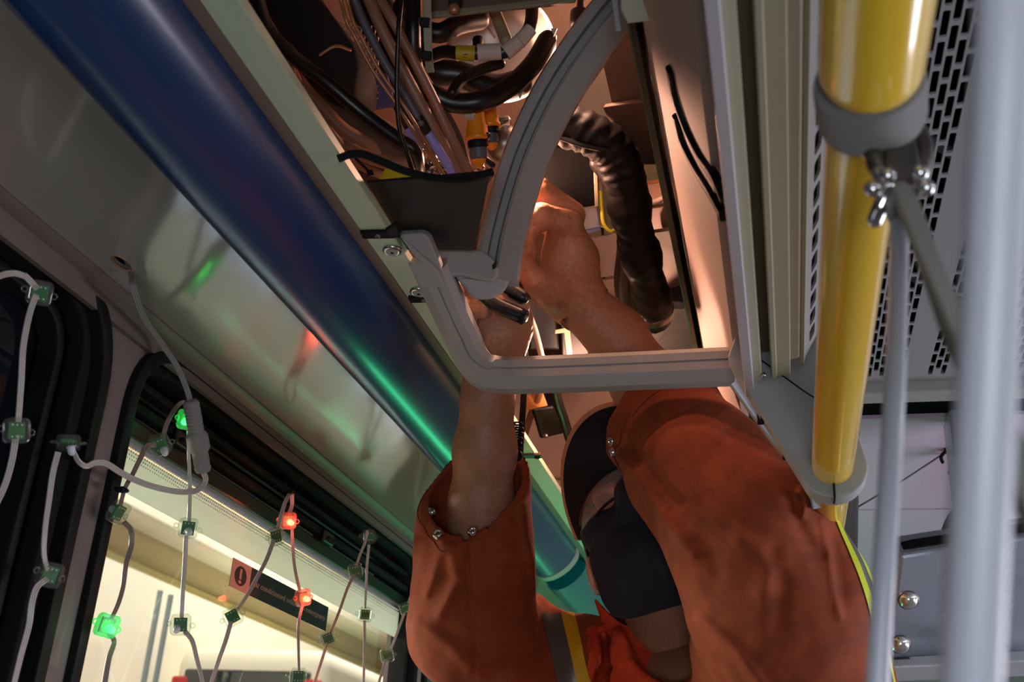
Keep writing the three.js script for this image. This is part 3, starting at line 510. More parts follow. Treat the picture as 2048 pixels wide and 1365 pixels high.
// clamp, strap and white rods hanging from the rail
{
  const g = group('strap_clamp'), D = 0.480;
  mesh(tube([P(1752, 268, D), P(1745, 300, 0.470), P(1762, 345, 0.465), P(1800, 372, 0.465), P(1838, 350, 0.470), P(1848, 305, 0.475), P(1836, 262, 0.485)], 0.0042, 48), M.darkSteel, 'hook_loop', g);
  mesh(sweep([P(1790, 262, 0.480), P(1800, 330, 0.465), P(1802, 385, 0.460)], roundRect(0.016, 0.008, 0.003), TOCAM, 14), M.darkSteel, 'clamp_body', g);
  mesh(tube([P(1758, 345, 0.460), P(1775, 372, 0.455), P(1762, 410, 0.455), P(1750, 440, 0.457)], 0.0034, 30), M.chrome, 'chrome_link', g);
  for (const [x, y] of [[1775, 352], [1852, 376], [1745, 378], [1840, 346]]) mesh(new THREE.SphereGeometry(0.0036, 14, 10), M.chrome, 'rivet', g).position.copy(P(x, y, 0.452));
  thing(g, 'dark steel clamp with chrome rivets hanging under the yellow rail', 'clamp');
  const s = group('hanging_strap');
  mesh(sweep([P(1806, 380, 0.455), P(1850, 500, 0.400), P(1925, 680, 0.320), P(2010, 870, 0.260), P(2130, 1100, 0.220)], roundRect(0.0105, 0.003, 0.0012), TOCAM, 40), M.strapGrey, 'strap', s);
  mesh(sweep([P(1806, 400, 0.455), P(1836, 500, 0.405), P(1902, 690, 0.325), P(1985, 885, 0.265), P(2090, 1110, 0.225)], roundRect(0.004, 0.002, 0.0008), TOCAM, 40), M.palePlastic, 'strap_edge', s);
  thing(s, 'blurred grey strap slanting down to the right from the steel clamp', 'strap');
  const r = group('white_rod');
  mesh(tube([P(1800, 405, 0.455), P(1797, 560, 0.430), P(1788, 800, 0.380), P(1770, 1100, 0.360), P(1752, 1420, 0.350)], 0.0037, 40, 16), M.rodWhite, 'rod', r);
  mesh(cyl(P(1801, 385, 0.457), P(1799, 430, 0.445), 0.0052), M.strapGrey, 'ferrule', r);
  thing(r, 'thinner blurred white rod hanging from the steel clamp', 'rod');
  const t = group('white_rod');
  mesh(tube([P(2012, -120, 0.20).setY(H + 0.499), P(2012, -120, 0.20).add(V3(0, 0.03, 0)), P(2012, -120, 0.20), P(1992, 400, 0.20), P(1972, 800, 0.20), P(1945, 1300, 0.20), P(1935, 1500, 0.20)], 0.0054, 40, 18), M.rodWhite, 'rod', t);
  mesh(cyl(P(2012, -120, 0.20).setY(H + 0.470), P(2012, -120, 0.20).setY(H + 0.4995), 0.0075), M.strapGrey, 'ferrule', t);
  thing(t, 'thickest, most blurred white rod at the right edge, nearest the lens', 'rod');
}
// bracket plate with the ring around the rail
{
  const g = group('rail_bracket'), zc = 0.93;
  const s = new THREE.Shape(), cx = RAIL[0], cy = RAIL[1], R = 0.0265;
  s.moveTo(-0.036, 0.402); s.lineTo(-0.030, 0.388);
  const a0 = Math.PI * 1.24, a1 = Math.PI * 2.12;
  for (let i = 0; i <= 24; i++) { const a = a0 + (a1 - a0) * i / 24; s.lineTo(cx + R * Math.cos(a), cy + R * Math.sin(a)); }
  s.quadraticCurveTo(0.060, 0.36, 0.046, 0.415); s.lineTo(0.030, 0.428); s.lineTo(-0.030, 0.418); s.closePath();
  const h = new THREE.Path(); h.absarc(cx, cy, 0.0178, 0, Math.PI * 2); s.holes.push(h);
  const e = new THREE.ExtrudeGeometry(s, { depth: 0.020, bevelEnabled: true, bevelThickness: 0.002, bevelSize: 0.002, bevelSegments: 2, curveSegments: 24 }); e.translate(0, H, -zc - 0.012);
  mesh(creased(flat_(e), 0.5), M.palePlastic, 'bracket_plate', g);
  mesh(boxAt(cx - 0.0008, cx + 0.0008, cy - 0.0290, cy - 0.0168, 0.9155, 0.9365), M.rubberDull, 'ring_split', g);
  mesh(tube([W(-0.010, 0.396, 0.9165), W(0.008, 0.380, 0.9165), W(0.034, 0.358, 0.9165), W(0.045, 0.352, 0.9165)], 0.0007, 20, 6), M.rubberDull, 'seam', g);
  mesh(boxAt(-0.012, -0.006, 0.343, 0.353, 0.932, 0.940, 0.001), M.rubberDull, 'slot', g);
  mesh(sweep([W(-0.033, 0.392, 0.955), W(0.0, 0.345, 0.975), W(0.03, 0.305, 0.99), W(0.036, 0.285, 1.0)], roundRect(0.014, 0.010, 0.002), V3(0, 0, 1), 16), M.alu, 'side_stay', g);
  for (const t of [0.3, 0.6]) { const p = W(-0.033 + 0.069 * t, 0.389 - 0.1 * t, 0.950 + 0.04 * t); mesh(new RoundedBoxGeometry(0.006, 0.018, 0.004, 2, 0.001).translate(p.x, p.y, p.z + 0.004), M.rubberDull, 'slot', g); }
  thing(g, 'grey triangular bracket plate holding the yellow rail in a ring', 'bracket');
}
// ================================================================ the grey hatch frame: bar, corner, block and arch
{
  const g = group('hatch_frame');
  const w = 0.036, d = 0.028, sec = [[-w / 2, -d / 2 + 0.006], [-w / 2 + 0.004, -d / 2], [w / 2 - 0.004, -d / 2], [w / 2, -d / 2 + 0.005], [w / 2, d / 2 - 0.007], [w / 2 - 0.006, d / 2], [0.0042, d / 2], [0.0036, d / 2 - 0.0016], [0.0026, d / 2 - 0.0016], [0.0020, d / 2], [-w / 2 + 0.012, d / 2], [-w / 2 + 0.0015, d / 2 - 0.009]].map(([a, b]) => [-a, b]);
  const path = [P(858, 528, 1.035), P(880, 580, 1.055), P(918, 665, 1.095), P(944, 718, 1.118), P(968, 742, 1.128), P(1000, 750, 1.132), P(1060, 750, 1.128), P(1250, 743, 1.106), P(1470, 733, 1.078)];
  const ref = V3(0, -0.10, 1).normalize();
  mesh(sweep(path, sec.map(([a, b]) => [a, b]), ref, 90), M.greyPlastic, 'spine_bar', g);
  // base block between spine and arch
  mesh(plate(rounded([[862, 500], [905, 496], [965, 500], [988, 520], [1000, 540], [990, 566], [918, 550], [880, 560]], 16), P(930, 525, 1.035), TOCAM, 0.030, 0.003), M.greyPlastic, 'cross_block', g);
  mesh(plate(rounded([[905, 548], [985, 545], [1016, 520], [1024, 552], [1014, 584], [985, 602], [948, 602]], 14), P(960, 570, 1.050), TOCAM.clone().add(V3(0.25, -0.5, 0)), 0.030, 0.004), M.greyPlastic, 'lower_block', g);
  mesh(plate(rounded([[796, 470], [846, 466], [858, 476], [876, 520], [884, 545], [850, 530], [826, 512]], 8), P(830, 495, 0.985), V3(0.1, -0.8, 0.6), 0.014, 0.002), M.greyPlastic, 'mount_tab', g);
  mesh(plate(rounded([[814, 528], [860, 522], [884, 560], [890, 577], [842, 576]], 7), P(850, 550, 1.02), V3(0.1, -0.8, 0.6), 0.014, 0.002), M.greyPlastic, 'mount_tab', g);
  // arch
  const ap = [P(992, 560, 1.055), P(1000, 500, 1.06), P(1022, 410, 1.06), P(1056, 305, 1.05), P(1108, 195, 1.035), P(1176, 90, 1.02), P(1262, -15, 1.0), P(1350, -100, 0.98)];
  const as = [[-0.0225, -0.020], [0.0225, -0.020], [0.0225, 0.010], [0.0195, 0.013], [0.0015, 0.0135], [-0.0012, 0.0110], [-0.0036, -0.0080], [-0.0098, -0.0085], [-0.0112, 0.0040], [-0.0165, 0.0055], [-0.0205, 0.004], [-0.0225, 0.000]];
  mesh(sweep(ap, as, TOCAM, 70), M.greyPlastic, 'arch', g);
  for (const [x, y] of [[1012, 256], [1040, 188], [1072, 122], [1108, 62]]) mesh(plate([[x - 6, y - 6], [x + 7, y - 6], [x, y + 10]], P(x, y, 1.05), TOCAM, 0.004, 0.0004), M.hatchPink, 'clip_tooth', g);
  mesh(plate(rounded([[990, 524], [994, 520], [993, 534], [985, 540], [984, 530]], 2), P(990, 530, 1.028), TOCAM, 0.002, 0.0003), M.rubber, 'notch', g);
  mesh(plate([[1214, -60], [1322, -60], [1326, 38], [1256, 47], [1242, 20], [1240, -40]], P(1270, 0, 0.80), TOCAM.clone().add(V3(0, -0.35, 0)), 0.006, 0.001), M.cream, 'top_plate', g);
  mesh(sweep([P(1228, -10, 0.84), P(1237, 62, 0.845)], roundRect(0.0045, 0.003, 0.001), TOCAM, 2), M.palePlastic, 'top_clip', g);
  thing(g, 'grey plastic hatch frame of straight bar and tall curved arch', 'frame');
}
// hardware on the pale strip
for (const [x, y, lab] of [[785, 499, 'upper round steel fastener on the pale ceiling strip'], [838, 582, 'lower round steel fastener on the pale ceiling strip']]) {
  const g = group('quarter_turn_fastener'), c = PY(x, y, 0.4785), n = V3(0, -1, 0);
  mesh(lathe([[0.0088, 0], [0.0090, 0.002], [0.0072, 0.0034], [0.0062, 0.0028], [0, 0.0028]], c, n, 28), M.steel, 'cup', g);
  mesh(lathe([[0.0052, 0.0026], [0.0050, 0.0036], [0, 0.0038]], c, n, 20), M.palePlastic, 'head', g);
  mesh(lathe([[0.0017, 0.0036], [0.0015, 0.0043], [0, 0.0043]], c, n, 6), M.rubber, 'socket', g);
  thing(g, lab, 'fastener');
}
for (const [x, y, lab] of [[756, 466, 'upper black catch plate across the pale ceiling strip'], [848, 596, 'lower black catch plate across the pale ceiling strip']]) {
  const g = group('catch_plate'), c = PY(x, y, 0.4785);
  const b = new RoundedBoxGeometry(0.030, 0.0035, 0.0125, 2, 0.0015); b.rotateY(0.1); b.translate(c.x, c.y - 0.0012, c.z);
  mesh(b, M.rubberDull, 'plate', g); mesh(lathe([[0.0028, 0], [0.0028, 0.004], [0.0012, 0.0042], [0, 0.003]], c, V3(0, -1, 0), 14), M.darkSteel, 'hole_rim', g);
  thing(g, lab, 'catch plate');
}
// metal box with dome bolts at lower right
{
  const g = group('metal_box'), at = P(1900, 1230, 1.25), n = TOCAM.clone().add(V3(-0.15, -0.35, 0));
  mesh(plate(rounded([[1800, 1112], [1960, 1088], [2120, 1065], [2120, 1345], [1900, 1352], [1768, 1358]], 8), at, n, 0.05, 0.004), M.zinc, 'housing', g);
  mesh(plate(rounded([[1806, 1100], [1830, 1094], [2120, 1052], [2120, 1078], [1990, 1096], [1808, 1120]], 5), P(1900, 1100, 1.240), n, 0.02, 0.002), M.rubber, 'dark_rim', g);
  mesh(plate([[1766, 1322], [2120, 1306], [2120, 1313], [1766, 1330]], P(1900, 1318, 1.246), n, 0.006, 0.0006), M.darkSteel, 'fold_line', g);
  mesh(plate(rounded([[1770, 1335], [2120, 1318], [2120, 1352], [1768, 1366]], 4), P(1900, 1342, 1.236), n, 0.02, 0.002), M.alu, 'bottom_lip', g);
  mesh(plate([[1830, 1190], [2120, 1178], [2120, 1182], [1830, 1194]], P(1900, 1186, 1.248), n, 0.004, 0.0004), M.alu, 'fold_line', g);
  for (const [x, y] of [[1817, 1201], [1801, 1290], [1916, 1279], [1936, 1186]]) { const b = mesh(lathe([[0.0105, 0], [0.0098, 0.0035], [0.0065, 0.0068], [0.003, 0.0082], [0, 0.0085]], P(x, y, 1.243), n, 24), M.bolt, 'dome_bolt', g); mesh(lathe([[0.0115, -0.001], [0.0118, 0.0006], [0.0105, 0.001]], P(x, y, 1.243), n, 24), M.darkSteel, 'washer', b); }
  mesh(plate([[1880, 1160], [1900, 1157], [1901, 1160], [1890, 1162], [1888, 1175], [1880, 1175]], P(1890, 1166, 1.246), n, 0.002, 0.0002), M.alu, 'scratch_mark', g);
  mesh(boxAt(0.21, 0.25, 0.33, 0.51, 1.36, 1.42, 0.004), M.zinc, 'hanger', g);
  thing(g, 'grey metal box with four shiny dome bolts at lower right', 'metal box');
}
// wire and rubber hook in front of the lilac panel
{
  const g = group('rubber_hook');
  mesh(tube([P(1880, 880, 1.5), P(1895, 895, 1.49), P(1906, 915, 1.48), P(1912, 935, 1.48), P(1905, 945, 1.48)], 0.0062, 24), M.rubber, 'hook_body', g);
  for (const pts of [[[1878, 870], [1884, 890], [1896, 900]], [[1902, 872], [1900, 890], [1898, 902]], [[1915, 880], [1905, 895], [1898, 902]], [[1885, 925], [1882, 915], [1890, 905], [1900, 905]]]) mesh(tube(pts.map(([x, y]) => P(x, y, 1.485)), 0.0024, 14, 7), M.rubber, 'prong', g);
  thing(g, 'black rubber hook with prongs clipped on the wire before the lilac panel', 'hook');
  thing(mesh(tube([P(1700, 1024, 1.5), P(1800, 965, 1.5), P(1900, 900, 1.5), P(1990, 845, 1.5)], 0.0013, 20, 6), M.cableGrey, 'wire'), 'thin dark wire slanting across the lilac panel', 'wire');
  thing(mesh(new THREE.SphereGeometry(0.008, 14, 10).scale(1, 0.8, 1).translate(...P(1826, 1085, 1.4).toArray()), M.rubber, 'rubber_buffer'), 'small dark round rubber buffer above the metal box', 'buffer');
  const lf = group('plant_sprig'); for (const [a, b] of [[[1880, 1095], [1905, 1030]], [[1885, 1098], [1915, 1060]]]) { const s = new THREE.SphereGeometry(1, 12, 8).scale(0.006, 0.030, 0.003); const p = P((a[0] + b[0]) / 2, (a[1] + b[1]) / 2, 1.4); s.rotateZ(-0.4); s.translate(p.x, p.y, p.z); mesh(s, mat('#1f3a22', 0.6), 'leaf', lf); } 
  thing(lf, 'blurred dark green leaf shapes above the metal box', 'plant');
}

// ================================================================ light strings in front of the left windows
const XS = -0.552, XS2 = -0.556;                        // hanging plane just inside the windows
const S = (px, py, dx = 0) => PX(px, py, XS + dx);
function ribbon(pts, twist = () => 0, r = 0.0009, gap = 0.00155) {   // three-wire flat cable
  const c = curveOf(pts), out = [];
  const seg = pts.length * 8;
  for (const k of [-1, 0, 1]) {
    const q = []; for (let i = 0; i <= seg; i++) { const t = i / seg, p = c.getPointAt(t), tan = c.getTangentAt(t), view = EYE.clone().sub(p).normalize(), a = twist(t); const s = V3().crossVectors(tan, view).normalize().multiplyScalar(Math.cos(a)).addScaledVector(view, Math.sin(a)); q.push(p.addScaledVector(s, k * gap)); }
    out.push(new THREE.TubeGeometry(new THREE.CatmullRomCurve3(q), seg * 2, r, 8));
  }
  return merge(out);
}
const hGeo = (() => { const s = new THREE.Shape(roundRect(0.0155, 0.0165, 0.003, 3).map((p) => new THREE.Vector2(...p))); const g = new THREE.ExtrudeGeometry(s, { depth: 0.005, bevelEnabled: true, bevelThickness: 0.0018, bevelSize: 0.0016, bevelSegments: 3 }); g.translate(0, 0, -0.0025); const e1 = new THREE.TorusGeometry(0.0022, 0.0008, 8, 16).translate(0.0112, -0.001, 0), e2 = new THREE.TorusGeometry(0.0022, 0.0008, 8, 16).translate(-0.0112, 0.001, 0); return merge([g, e1, e2]); })();
const bGeo = (() => merge([new RoundedBoxGeometry(0.0122, 0.0128, 0.0022, 2, 0.0004), new THREE.BoxGeometry(0.0022, 0.0016, 0.001).translate(0.003, 0.003, 0.0012), new THREE.BoxGeometry(0.003, 0.0022, 0.001).translate(-0.002, -0.003, 0.0012)]))();
const tGeo = merge([[-3.4, 4.4], [0, 4.4], [3.4, 4.4], [-3.4, -4.4], [0, -4.4], [3.4, -4.4]].map(([x, y]) => new THREE.SphereGeometry(0.0009, 8, 6).scale(1, 1, 0.6).translate(x * 1e-3, y * 1e-3, 0.001)));
const dGeo = (() => { const g = new THREE.LatheGeometry([[0.0038, 0], [0.0038, 0.0010], [0.0031, 0.0014], [0.0031, 0.0048], [0.0026, 0.0064], [0.0014, 0.0074], [0, 0.0077]].map((p) => new THREE.Vector2(...p)), 20); g.rotateX(Math.PI / 2); return g; })();
const LIT = { g: glow('#30ff70', 1.6, '#bfffd0'), r: glow('#ff5034', 8, '#ffd0c8') };
const LITH = { g: mat('#a8ffc0', 0.15, 0, { transmission: 0.8, thickness: 0, emissive: new THREE.Color('#0bd848'), emissiveIntensity: 0.35 }), r: mat('#ffc8bc', 0.15, 0, { transmission: 0.85, thickness: 0, emissive: new THREE.Color('#ff2a18'), emissiveIntensity: 0.10 }) };
function ledModule(parent, at, roll, turn, tip, lit, domeDir) {       // > housing, then circuit board, solder, led dome
  const m = group('light_module'); m.position.copy(at);
  const z = EYE.clone().sub(at).normalize(), x = V3().crossVectors(V3(0, 1, 0), z).normalize(), y = V3().crossVectors(z, x);
  m.quaternion.setFromRotationMatrix(new THREE.Matrix4().makeBasis(x, y, z)); m.rotateZ(roll); m.rotateY(turn); m.rotateX(tip);
  mesh(hGeo, lit ? LITH[lit] : M.clearPlastic, 'housing', m); mesh(bGeo, M.pcb, 'circuit_board', m); mesh(tGeo, M.pcbTin, 'solder_pads', m);
  const d = mesh(dGeo, lit ? LIT[lit] : M.dome, 'led_dome', m); if (domeDir || lit) { d.position.set(...(domeDir || [0.001, -0.0015, 0.0024])); d.rotation.set(0.25, 0.2, 0); } else { d.position.set(0, 0, -0.0024); d.rotation.set(Math.PI, 0, 0); }
  parent.add(m);
  if (lit) { m.updateMatrixWorld(true); pointLamp(lit === 'g' ? new THREE.Color(0.08, 1, 0.3) : new THREE.Color(1, 0.1, 0.06), POWER.led * (lit === 'r' ? 7 : 1), V3(0, 0, 0.0045).applyMatrix4(d.matrixWorld), 0.1); }
  return m;
}
function lightString(label, wires, modules, extra) {
  const g = group('light_string');
  for (const [pts, tw, m, r] of wires) mesh(ribbon(pts.map(([x, y, dx = 0]) => S(x, y, dx)), tw, r || 0.0009, r ? r * 1.72 : 0.00155), m || M.wire, 'flat_cable', g);
  for (const [x, y, roll, turn, tip, lit, dd] of modules) ledModule(g, S(x, y), roll, turn, tip, lit, dd);
  if (extra) extra(g);
  return thing(g, label, 'light string', 'light strings before the left windows');
}
const tieAt = (g, x, y, r = 0.005) => { const c = S(x, y), v = EYE.clone().sub(c).normalize(); mesh(new THREE.TorusGeometry(r, 0.0016, 8, 18).applyQuaternion(new THREE.Quaternion().setFromUnitVectors(V3(0, 0, 1), V3(0.3, 1, 0.3).normalize())).translate(c.x, c.y, c.z), M.rubber, 'cable_tie', g); mesh(new RoundedBoxGeometry(0.006, 0.005, 0.005, 2, 0.001).translate(c.x + v.x * 0.004, c.y + v.y * 0.004, c.z + v.z * 0.004), M.rubber, 'tie_head', g); };
const bend = (a, b) => (t) => a + (b - a) * t;
lightString('leftmost light string before the near dark window, two unlit modules', [
  [[[-40, 575], [0, 552], [30, 547], [48, 552]]], [[[48, 550], [60, 562], [74, 578]]], [[[72, 590], [60, 625], [47, 690], [42, 770], [36, 850]], bend(0.2, 0.5)], [[[32, 870], [24, 920], [8, 975], [-25, 1040]], bend(0, 0.4)]],
  [[79, 586, 0.05, 0.25, 0, null], [33, 862, 0.15, 0.35, -0.1, null]]);
lightString('light string at the pillar, its upper module with the dome pointing up', [
  [[[116, 905], [106, 945], [98, 1000], [90, 1060], [88, 1110], [95, 1142]], bend(0.2, 0.9)], [[[94, 1158], [74, 1175], [64, 1205], [58, 1250], [42, 1310], [26, 1375]], bend(0.1, 0.7)]],
  [[137, 886, 0.15, 0, 1.25, null, [0.002, 0.0, 0.003]], [99, 1150, -0.1, 0.5, 0.1, null]]);
lightString('light string hung beside the grey plug, one green-lit module low down', [
  [[[382, 806], [362, 806], [345, 826], [332, 852], [325, 882]], bend(0.9, 0.4), M.wireDark], [[[312, 890], [293, 893], [282, 915], [266, 948], [250, 978], [240, 1015]], bend(0.3, 1.0), M.wireDark], [[[248, 1045], [262, 1062], [263, 1090], [252, 1130], [246, 1175], [236, 1210], [222, 1240]], bend(0.2, 1.0), M.wireDark], [[[218, 1268], [228, 1283], [218, 1318], [208, 1375]], bend(0.8, 0.3), M.wireDark]],
  [[320, 890, 0.5, -0.3, 0.4, null, [0.002, -0.0055, 0.002]], [237, 1026, -0.25, 0.9, 0.1, null], [214, 1252, -0.15, 0.5, 0, 'g']],
  (g) => { tieAt(g, 243, 980); });
lightString('straight light string below the plug, green-lit module on top', [
  [[[376, 862], [378, 920], [380, 980], [378, 1044]], bend(0.9, 0.4), M.wire, 0.00075], [[[372, 1072], [370, 1120], [366, 1180], [363, 1238]], bend(0.5, 0.8)], [[[370, 1264], [384, 1282], [394, 1320], [408, 1375]], bend(0.4, 0.9)]],
  [[374, 840, 0.02, -0.6, 0, 'g'], [376, 1057, 0.0, 0.1, 0, null, [0.0005, -0.003, 0.0022]], [361, 1250, 0.1, -0.2, 0.1, null, [-0.003, -0.0035, 0.0022]]]);
lightString('slanting light string crossing the sticker on its left, one red-lit module', [
  [[[582, 984], [570, 1006], [560, 1040], [553, 1066]], bend(0.2, 0.6)], [[[548, 1080], [532, 1122], [512, 1160], [492, 1195], [470, 1226]], bend(0.2, 0.9)], [[[462, 1244], [452, 1280], [438, 1320], [420, 1375]], bend(0.4, 0.9)]],
  [[552, 1074, 0.4, 0.5, 0.2, null], [465, 1234, 0.6, 0.2, 0, null]],
  (g) => { tieAt(g, 582, 984, 0.004); mesh(tube([S(574, 985), S(572, 960, -0.004), S(582, 940, -0.006), S(592, 962, -0.004), S(590, 984)], 0.0008, 24, 6), M.rubber, 'tie_loop', g); });
lightString('light string crossing the sticker on its right, two red-lit modules', [
  [[[584, 986], [584, 1010], [578, 1030]], bend(0.2, 0.1)], [[[584, 1054], [586, 1100], [590, 1140], [600, 1184]], bend(0.6, 0.3), M.wire, 0.00075], [[[606, 1206], [597, 1250], [597, 1300], [598, 1342]], bend(0.5, 0.9), M.wire, 0.00075]],
  [[576, 1042, 0.1, 0.35, 0, 'r'], [606, 1196, 0.3, 0.6, 0.1, 'r'], [596, 1354, 0.05, 0.1, 0, null]]);
lightString('light string right of the sticker, leaning down to the left', [
  [[[735, 1062], [730, 1085], [720, 1110], [712, 1134]], bend(0.3, 0.6), M.wire, 0.00075], [[[708, 1150], [694, 1180], [678, 1225], [660, 1268]], bend(0.2, 0.8), M.wire, 0.00075], [[[654, 1288], [644, 1320], [626, 1375]], bend(0.3, 0.8), M.wire, 0.00075]],
  [[737, 1074, 0.1, 0.3, 0, null], [711, 1142, 0.3, 0.2, 0.1, null], [656, 1278, 0.5, 0.1, 0, null]]);
lightString('light string right of the sticker, hanging straight down', [
  [[[738, 1090], [734, 1130], [732, 1180], [730, 1218]], bend(0.3, 0.9), M.wire, 0.00075], [[[729, 1242], [729, 1290], [727, 1375]], bend(0.3, 0.7), M.wire, 0.00075]],
  [[730, 1230, 0, 0.3, 0.1, null]]);
lightString('light string farthest ahead, in the dark corner of the window', [
  [[[846, 1130], [830, 1170], [816, 1208]], bend(0.3, 0.7), M.wire, 0.00075], [[[808, 1228], [796, 1262], [780, 1304]], bend(0.2, 0.8), M.wire, 0.00075], [[[772, 1320], [764, 1345], [752, 1385]], bend(0.2, 0.6), M.wire, 0.00075]],
  [[812, 1218, 0.4, 0.2, 0, null], [774, 1312, 0.3, 0.3, 0, null]]);
// supply cable out of the cove hole, the grey inline plug and the ribbon that loops to the pillar module
{
  const g = group('supply_cable'), top = PY(262, 541, 0.4305);
  const lead = [top.clone().add(V3(-0.012, 0.02, 0.0)), top, PY(266, 575, 0.405), PX(290, 640, -0.545), PX(325, 690, XS), PX(352, 730, XS + 0.008), PX(372, 775, XS + 0.016), PX(382, 808, XS + 0.020)];
  mesh(ribbon(lead, bend(0.1, 0.5), 0.0011, 0.0018), M.plug, 'lead', g);
  const a = PX(381, 800, XS + 0.020), b = PX(407, 946, XS + 0.020), dir = b.clone().sub(a), L = dir.length();
  const prof = [[0, 0], [0.0056, 0.0005], [0.0066, 0.002]];
  for (let i = 0; i < 8; i++) { const h = 0.004 + i * 0.0034; prof.push([0.0076, h], [0.0076, h + 0.0022], [0.0069, h + 0.0026], [0.0069, h + 0.0031]); }
  prof.push([0.0098, 0.0345], [0.0104, 0.038], [0.0104, L * 0.66], [0.0092, L * 0.695], [0.0074, L * 0.70]);
  for (let i = 0; i < 4; i++) { const h = L * 0.71 + i * 0.0034; prof.push([0.0076, h], [0.0076, h + 0.0022], [0.0069, h + 0.0026], [0.0069, h + 0.0031]); }
  prof.push([0.0080, L * 0.93], [0.0068, L * 0.98], [0.003, L]);
  mesh(lathe(prof, a, dir, 24), M.plug, 'inline_plug', g);
  mesh(ribbon([[407, 944], [411, 962], [396, 980], [370, 985], [330, 980], [280, 965], [240, 945], [210, 927], [190, 926], [172, 933], [156, 922], [148, 905]].map(([x, y], i) => S(x, y, 0.020 - i * 0.0018)), (t) => t > 0.75 ? (t - 0.75) * 4 : 0.1, 0.0010, 0.0017), M.wire, 'loop_ribbon', g);
  thing(g, 'grey supply cable from the cove hole with ribbed inline plug and loop', 'cable');
}
// sticker on the window glass
{
  const cv = document.createElement('canvas'); cv.width = 1024; cv.height = 256; const x = cv.getContext('2d');
  x.fillStyle = '#d9c0b4'; x.fillRect(0, 0, 1024, 256); x.fillStyle = '#2a3648'; x.fillRect(172, 0, 852, 256);
  x.beginPath(); x.ellipse(84, 128, 54, 88, 0, 0, Math.PI * 2); x.fill();
  x.fillStyle = '#d9c0b4'; x.fillRect(75, 62, 18, 92); x.beginPath(); x.ellipse(84, 180, 13, 15, 0, 0, Math.PI * 2); x.fill();
  x.font = 'bold 66px serif'; x.fillStyle = '#cdbfae'; x.textBaseline = 'middle'; x.fillText('Air conditioned vehicle in emergency', 196, 132, 800);
  const t = new THREE.CanvasTexture(cv); t.colorSpace = THREE.SRGBColorSpace;
  const A = PX(460, 1130, -0.600), B = PX(655, 1203, -0.600), C = PX(460, 1188, -0.600);
  const g = new THREE.BoxGeometry(A.distanceTo(B), A.distanceTo(C), 0.0006), c = B.clone().add(C).multiplyScalar(0.5);
  const m = mat('#ffffff', 0.5, 0, { map: t }); g.applyMatrix4(new THREE.Matrix4().makeBasis(V3(0, 0, -1), V3(0, 1, 0), V3(1, 0, 0)).setPosition(c));
  thing(mesh(g, m, 'window_sticker'), 'dark window sticker with an exclamation mark and pale lettering', 'sticker');
}

// ================================================================ inside the hatch
const pp = (list) => list.map(([x, y, d]) => P(x, y, d));
const runBack = (pts, q) => { if (pts[0][1] < 0) q.unshift(V3(q[0].x, q[0].y - 0.02, -(HZ0 + 0.05)), V3(q[0].x, q[0].y - 0.006, (q[0].z - HZ0) / 2)); return q; };   // on to the near end of the hatch
function cable(name, label, pts, r, m, category = 'cable', grp) { return thing(mesh(tube(runBack(pts, pp(pts)), r, pts.length * 12, 12), m, name), label, category, grp); }
cable('cable', 'thick black cable sagging diagonally across the left of the open hatch', [[500, -40, 0.92], [533, 55, 0.95], [580, 108, 0.97], [650, 162, 0.99], [720, 222, 1.0], [790, 275, 1.0], [828, 300, 1.0], [836, 335, 1.02], [842, 370, 1.08]], 0.0066, M.cableBlack);
cable('cable', 'brown cable hugging the pale strip, outermost at left', [[505, 10, 0.97], [530, 50, 0.98], [560, 105, 0.99], [590, 155, 1.0], [612, 205, 1.01], [660, 265, 1.02], [715, 325, 1.04], [770, 352, 1.06]], 0.0050, M.cableBrown);
cable('cable', 'thin copper brown cable bowing beside the outermost brown one', [[540, 60, 0.985], [570, 95, 0.985], [582, 130, 0.985], [600, 190, 0.99], [640, 250, 1.0], [690, 310, 1.01]], 0.0024, M.copper);
cable('cable', 'brown cable running under the sagging thick black one', [[575, 100, 1.02], [596, 160, 1.02], [640, 212, 1.03], [690, 262, 1.04], [740, 290, 1.05], [800, 330, 1.07]], 0.0070, M.cableBrown);
cable('cable', 'thin pale copper cable running above the brown cables at left', [[545, 66, 1.0], [580, 105, 1.01], [630, 160, 1.02], [690, 205, 1.03], [760, 255, 1.04], [810, 300, 1.06]], 0.0012, M.copper);
cable('cable', 'brown cable ending in a curl above the yellow sheet', [[690, 292, 1.03], [730, 312, 1.03], [780, 326, 1.03], [830, 322, 1.03], [850, 312, 1.05]], 0.0062, M.cableBrown);
for (const [k, dx, lab] of [[0, 0, 'left of two thin shiny copper wires beside the dark insulated duct'], [1, 13, 'right of two thin shiny copper wires beside the dark insulated duct']])
  cable('cable', lab, [[675 + dx, -20, 0.93], [694 + dx, 45, 0.935], [712 + dx, 78, 0.94], [745 + dx, 140, 0.945], [790 + dx, 205, 0.95], [815 + dx, 245, 0.955], [852 + dx * 0.6, 300, 0.97], [885, 345, 0.99 + k * 0.01]], 0.0016, M.copper);
cable('cable', 'left thick brown cable of the long parallel run to the orange plugs', [[725, -30, 0.97], [760, 50, 0.97], [800, 130, 0.975], [850, 225, 0.985], [890, 300, 1.0], [922, 360, 1.02]], 0.0054, M.cableBrown);
cable('cable', 'right thick brown cable of the long parallel run to the orange plugs', [[742, -30, 0.985], [785, 40, 0.985], [822, 110, 0.99], [868, 200, 1.0], [905, 280, 1.01], [940, 352, 1.03]], 0.0046, M.cableBrown);
cable('cable', 'dull olive brown cable on the right side of the parallel run', [[800, 40, 1.01], [838, 130, 1.01], [880, 205, 1.02], [915, 270, 1.03], [935, 330, 1.05]], 0.0034, M.foamBrown);
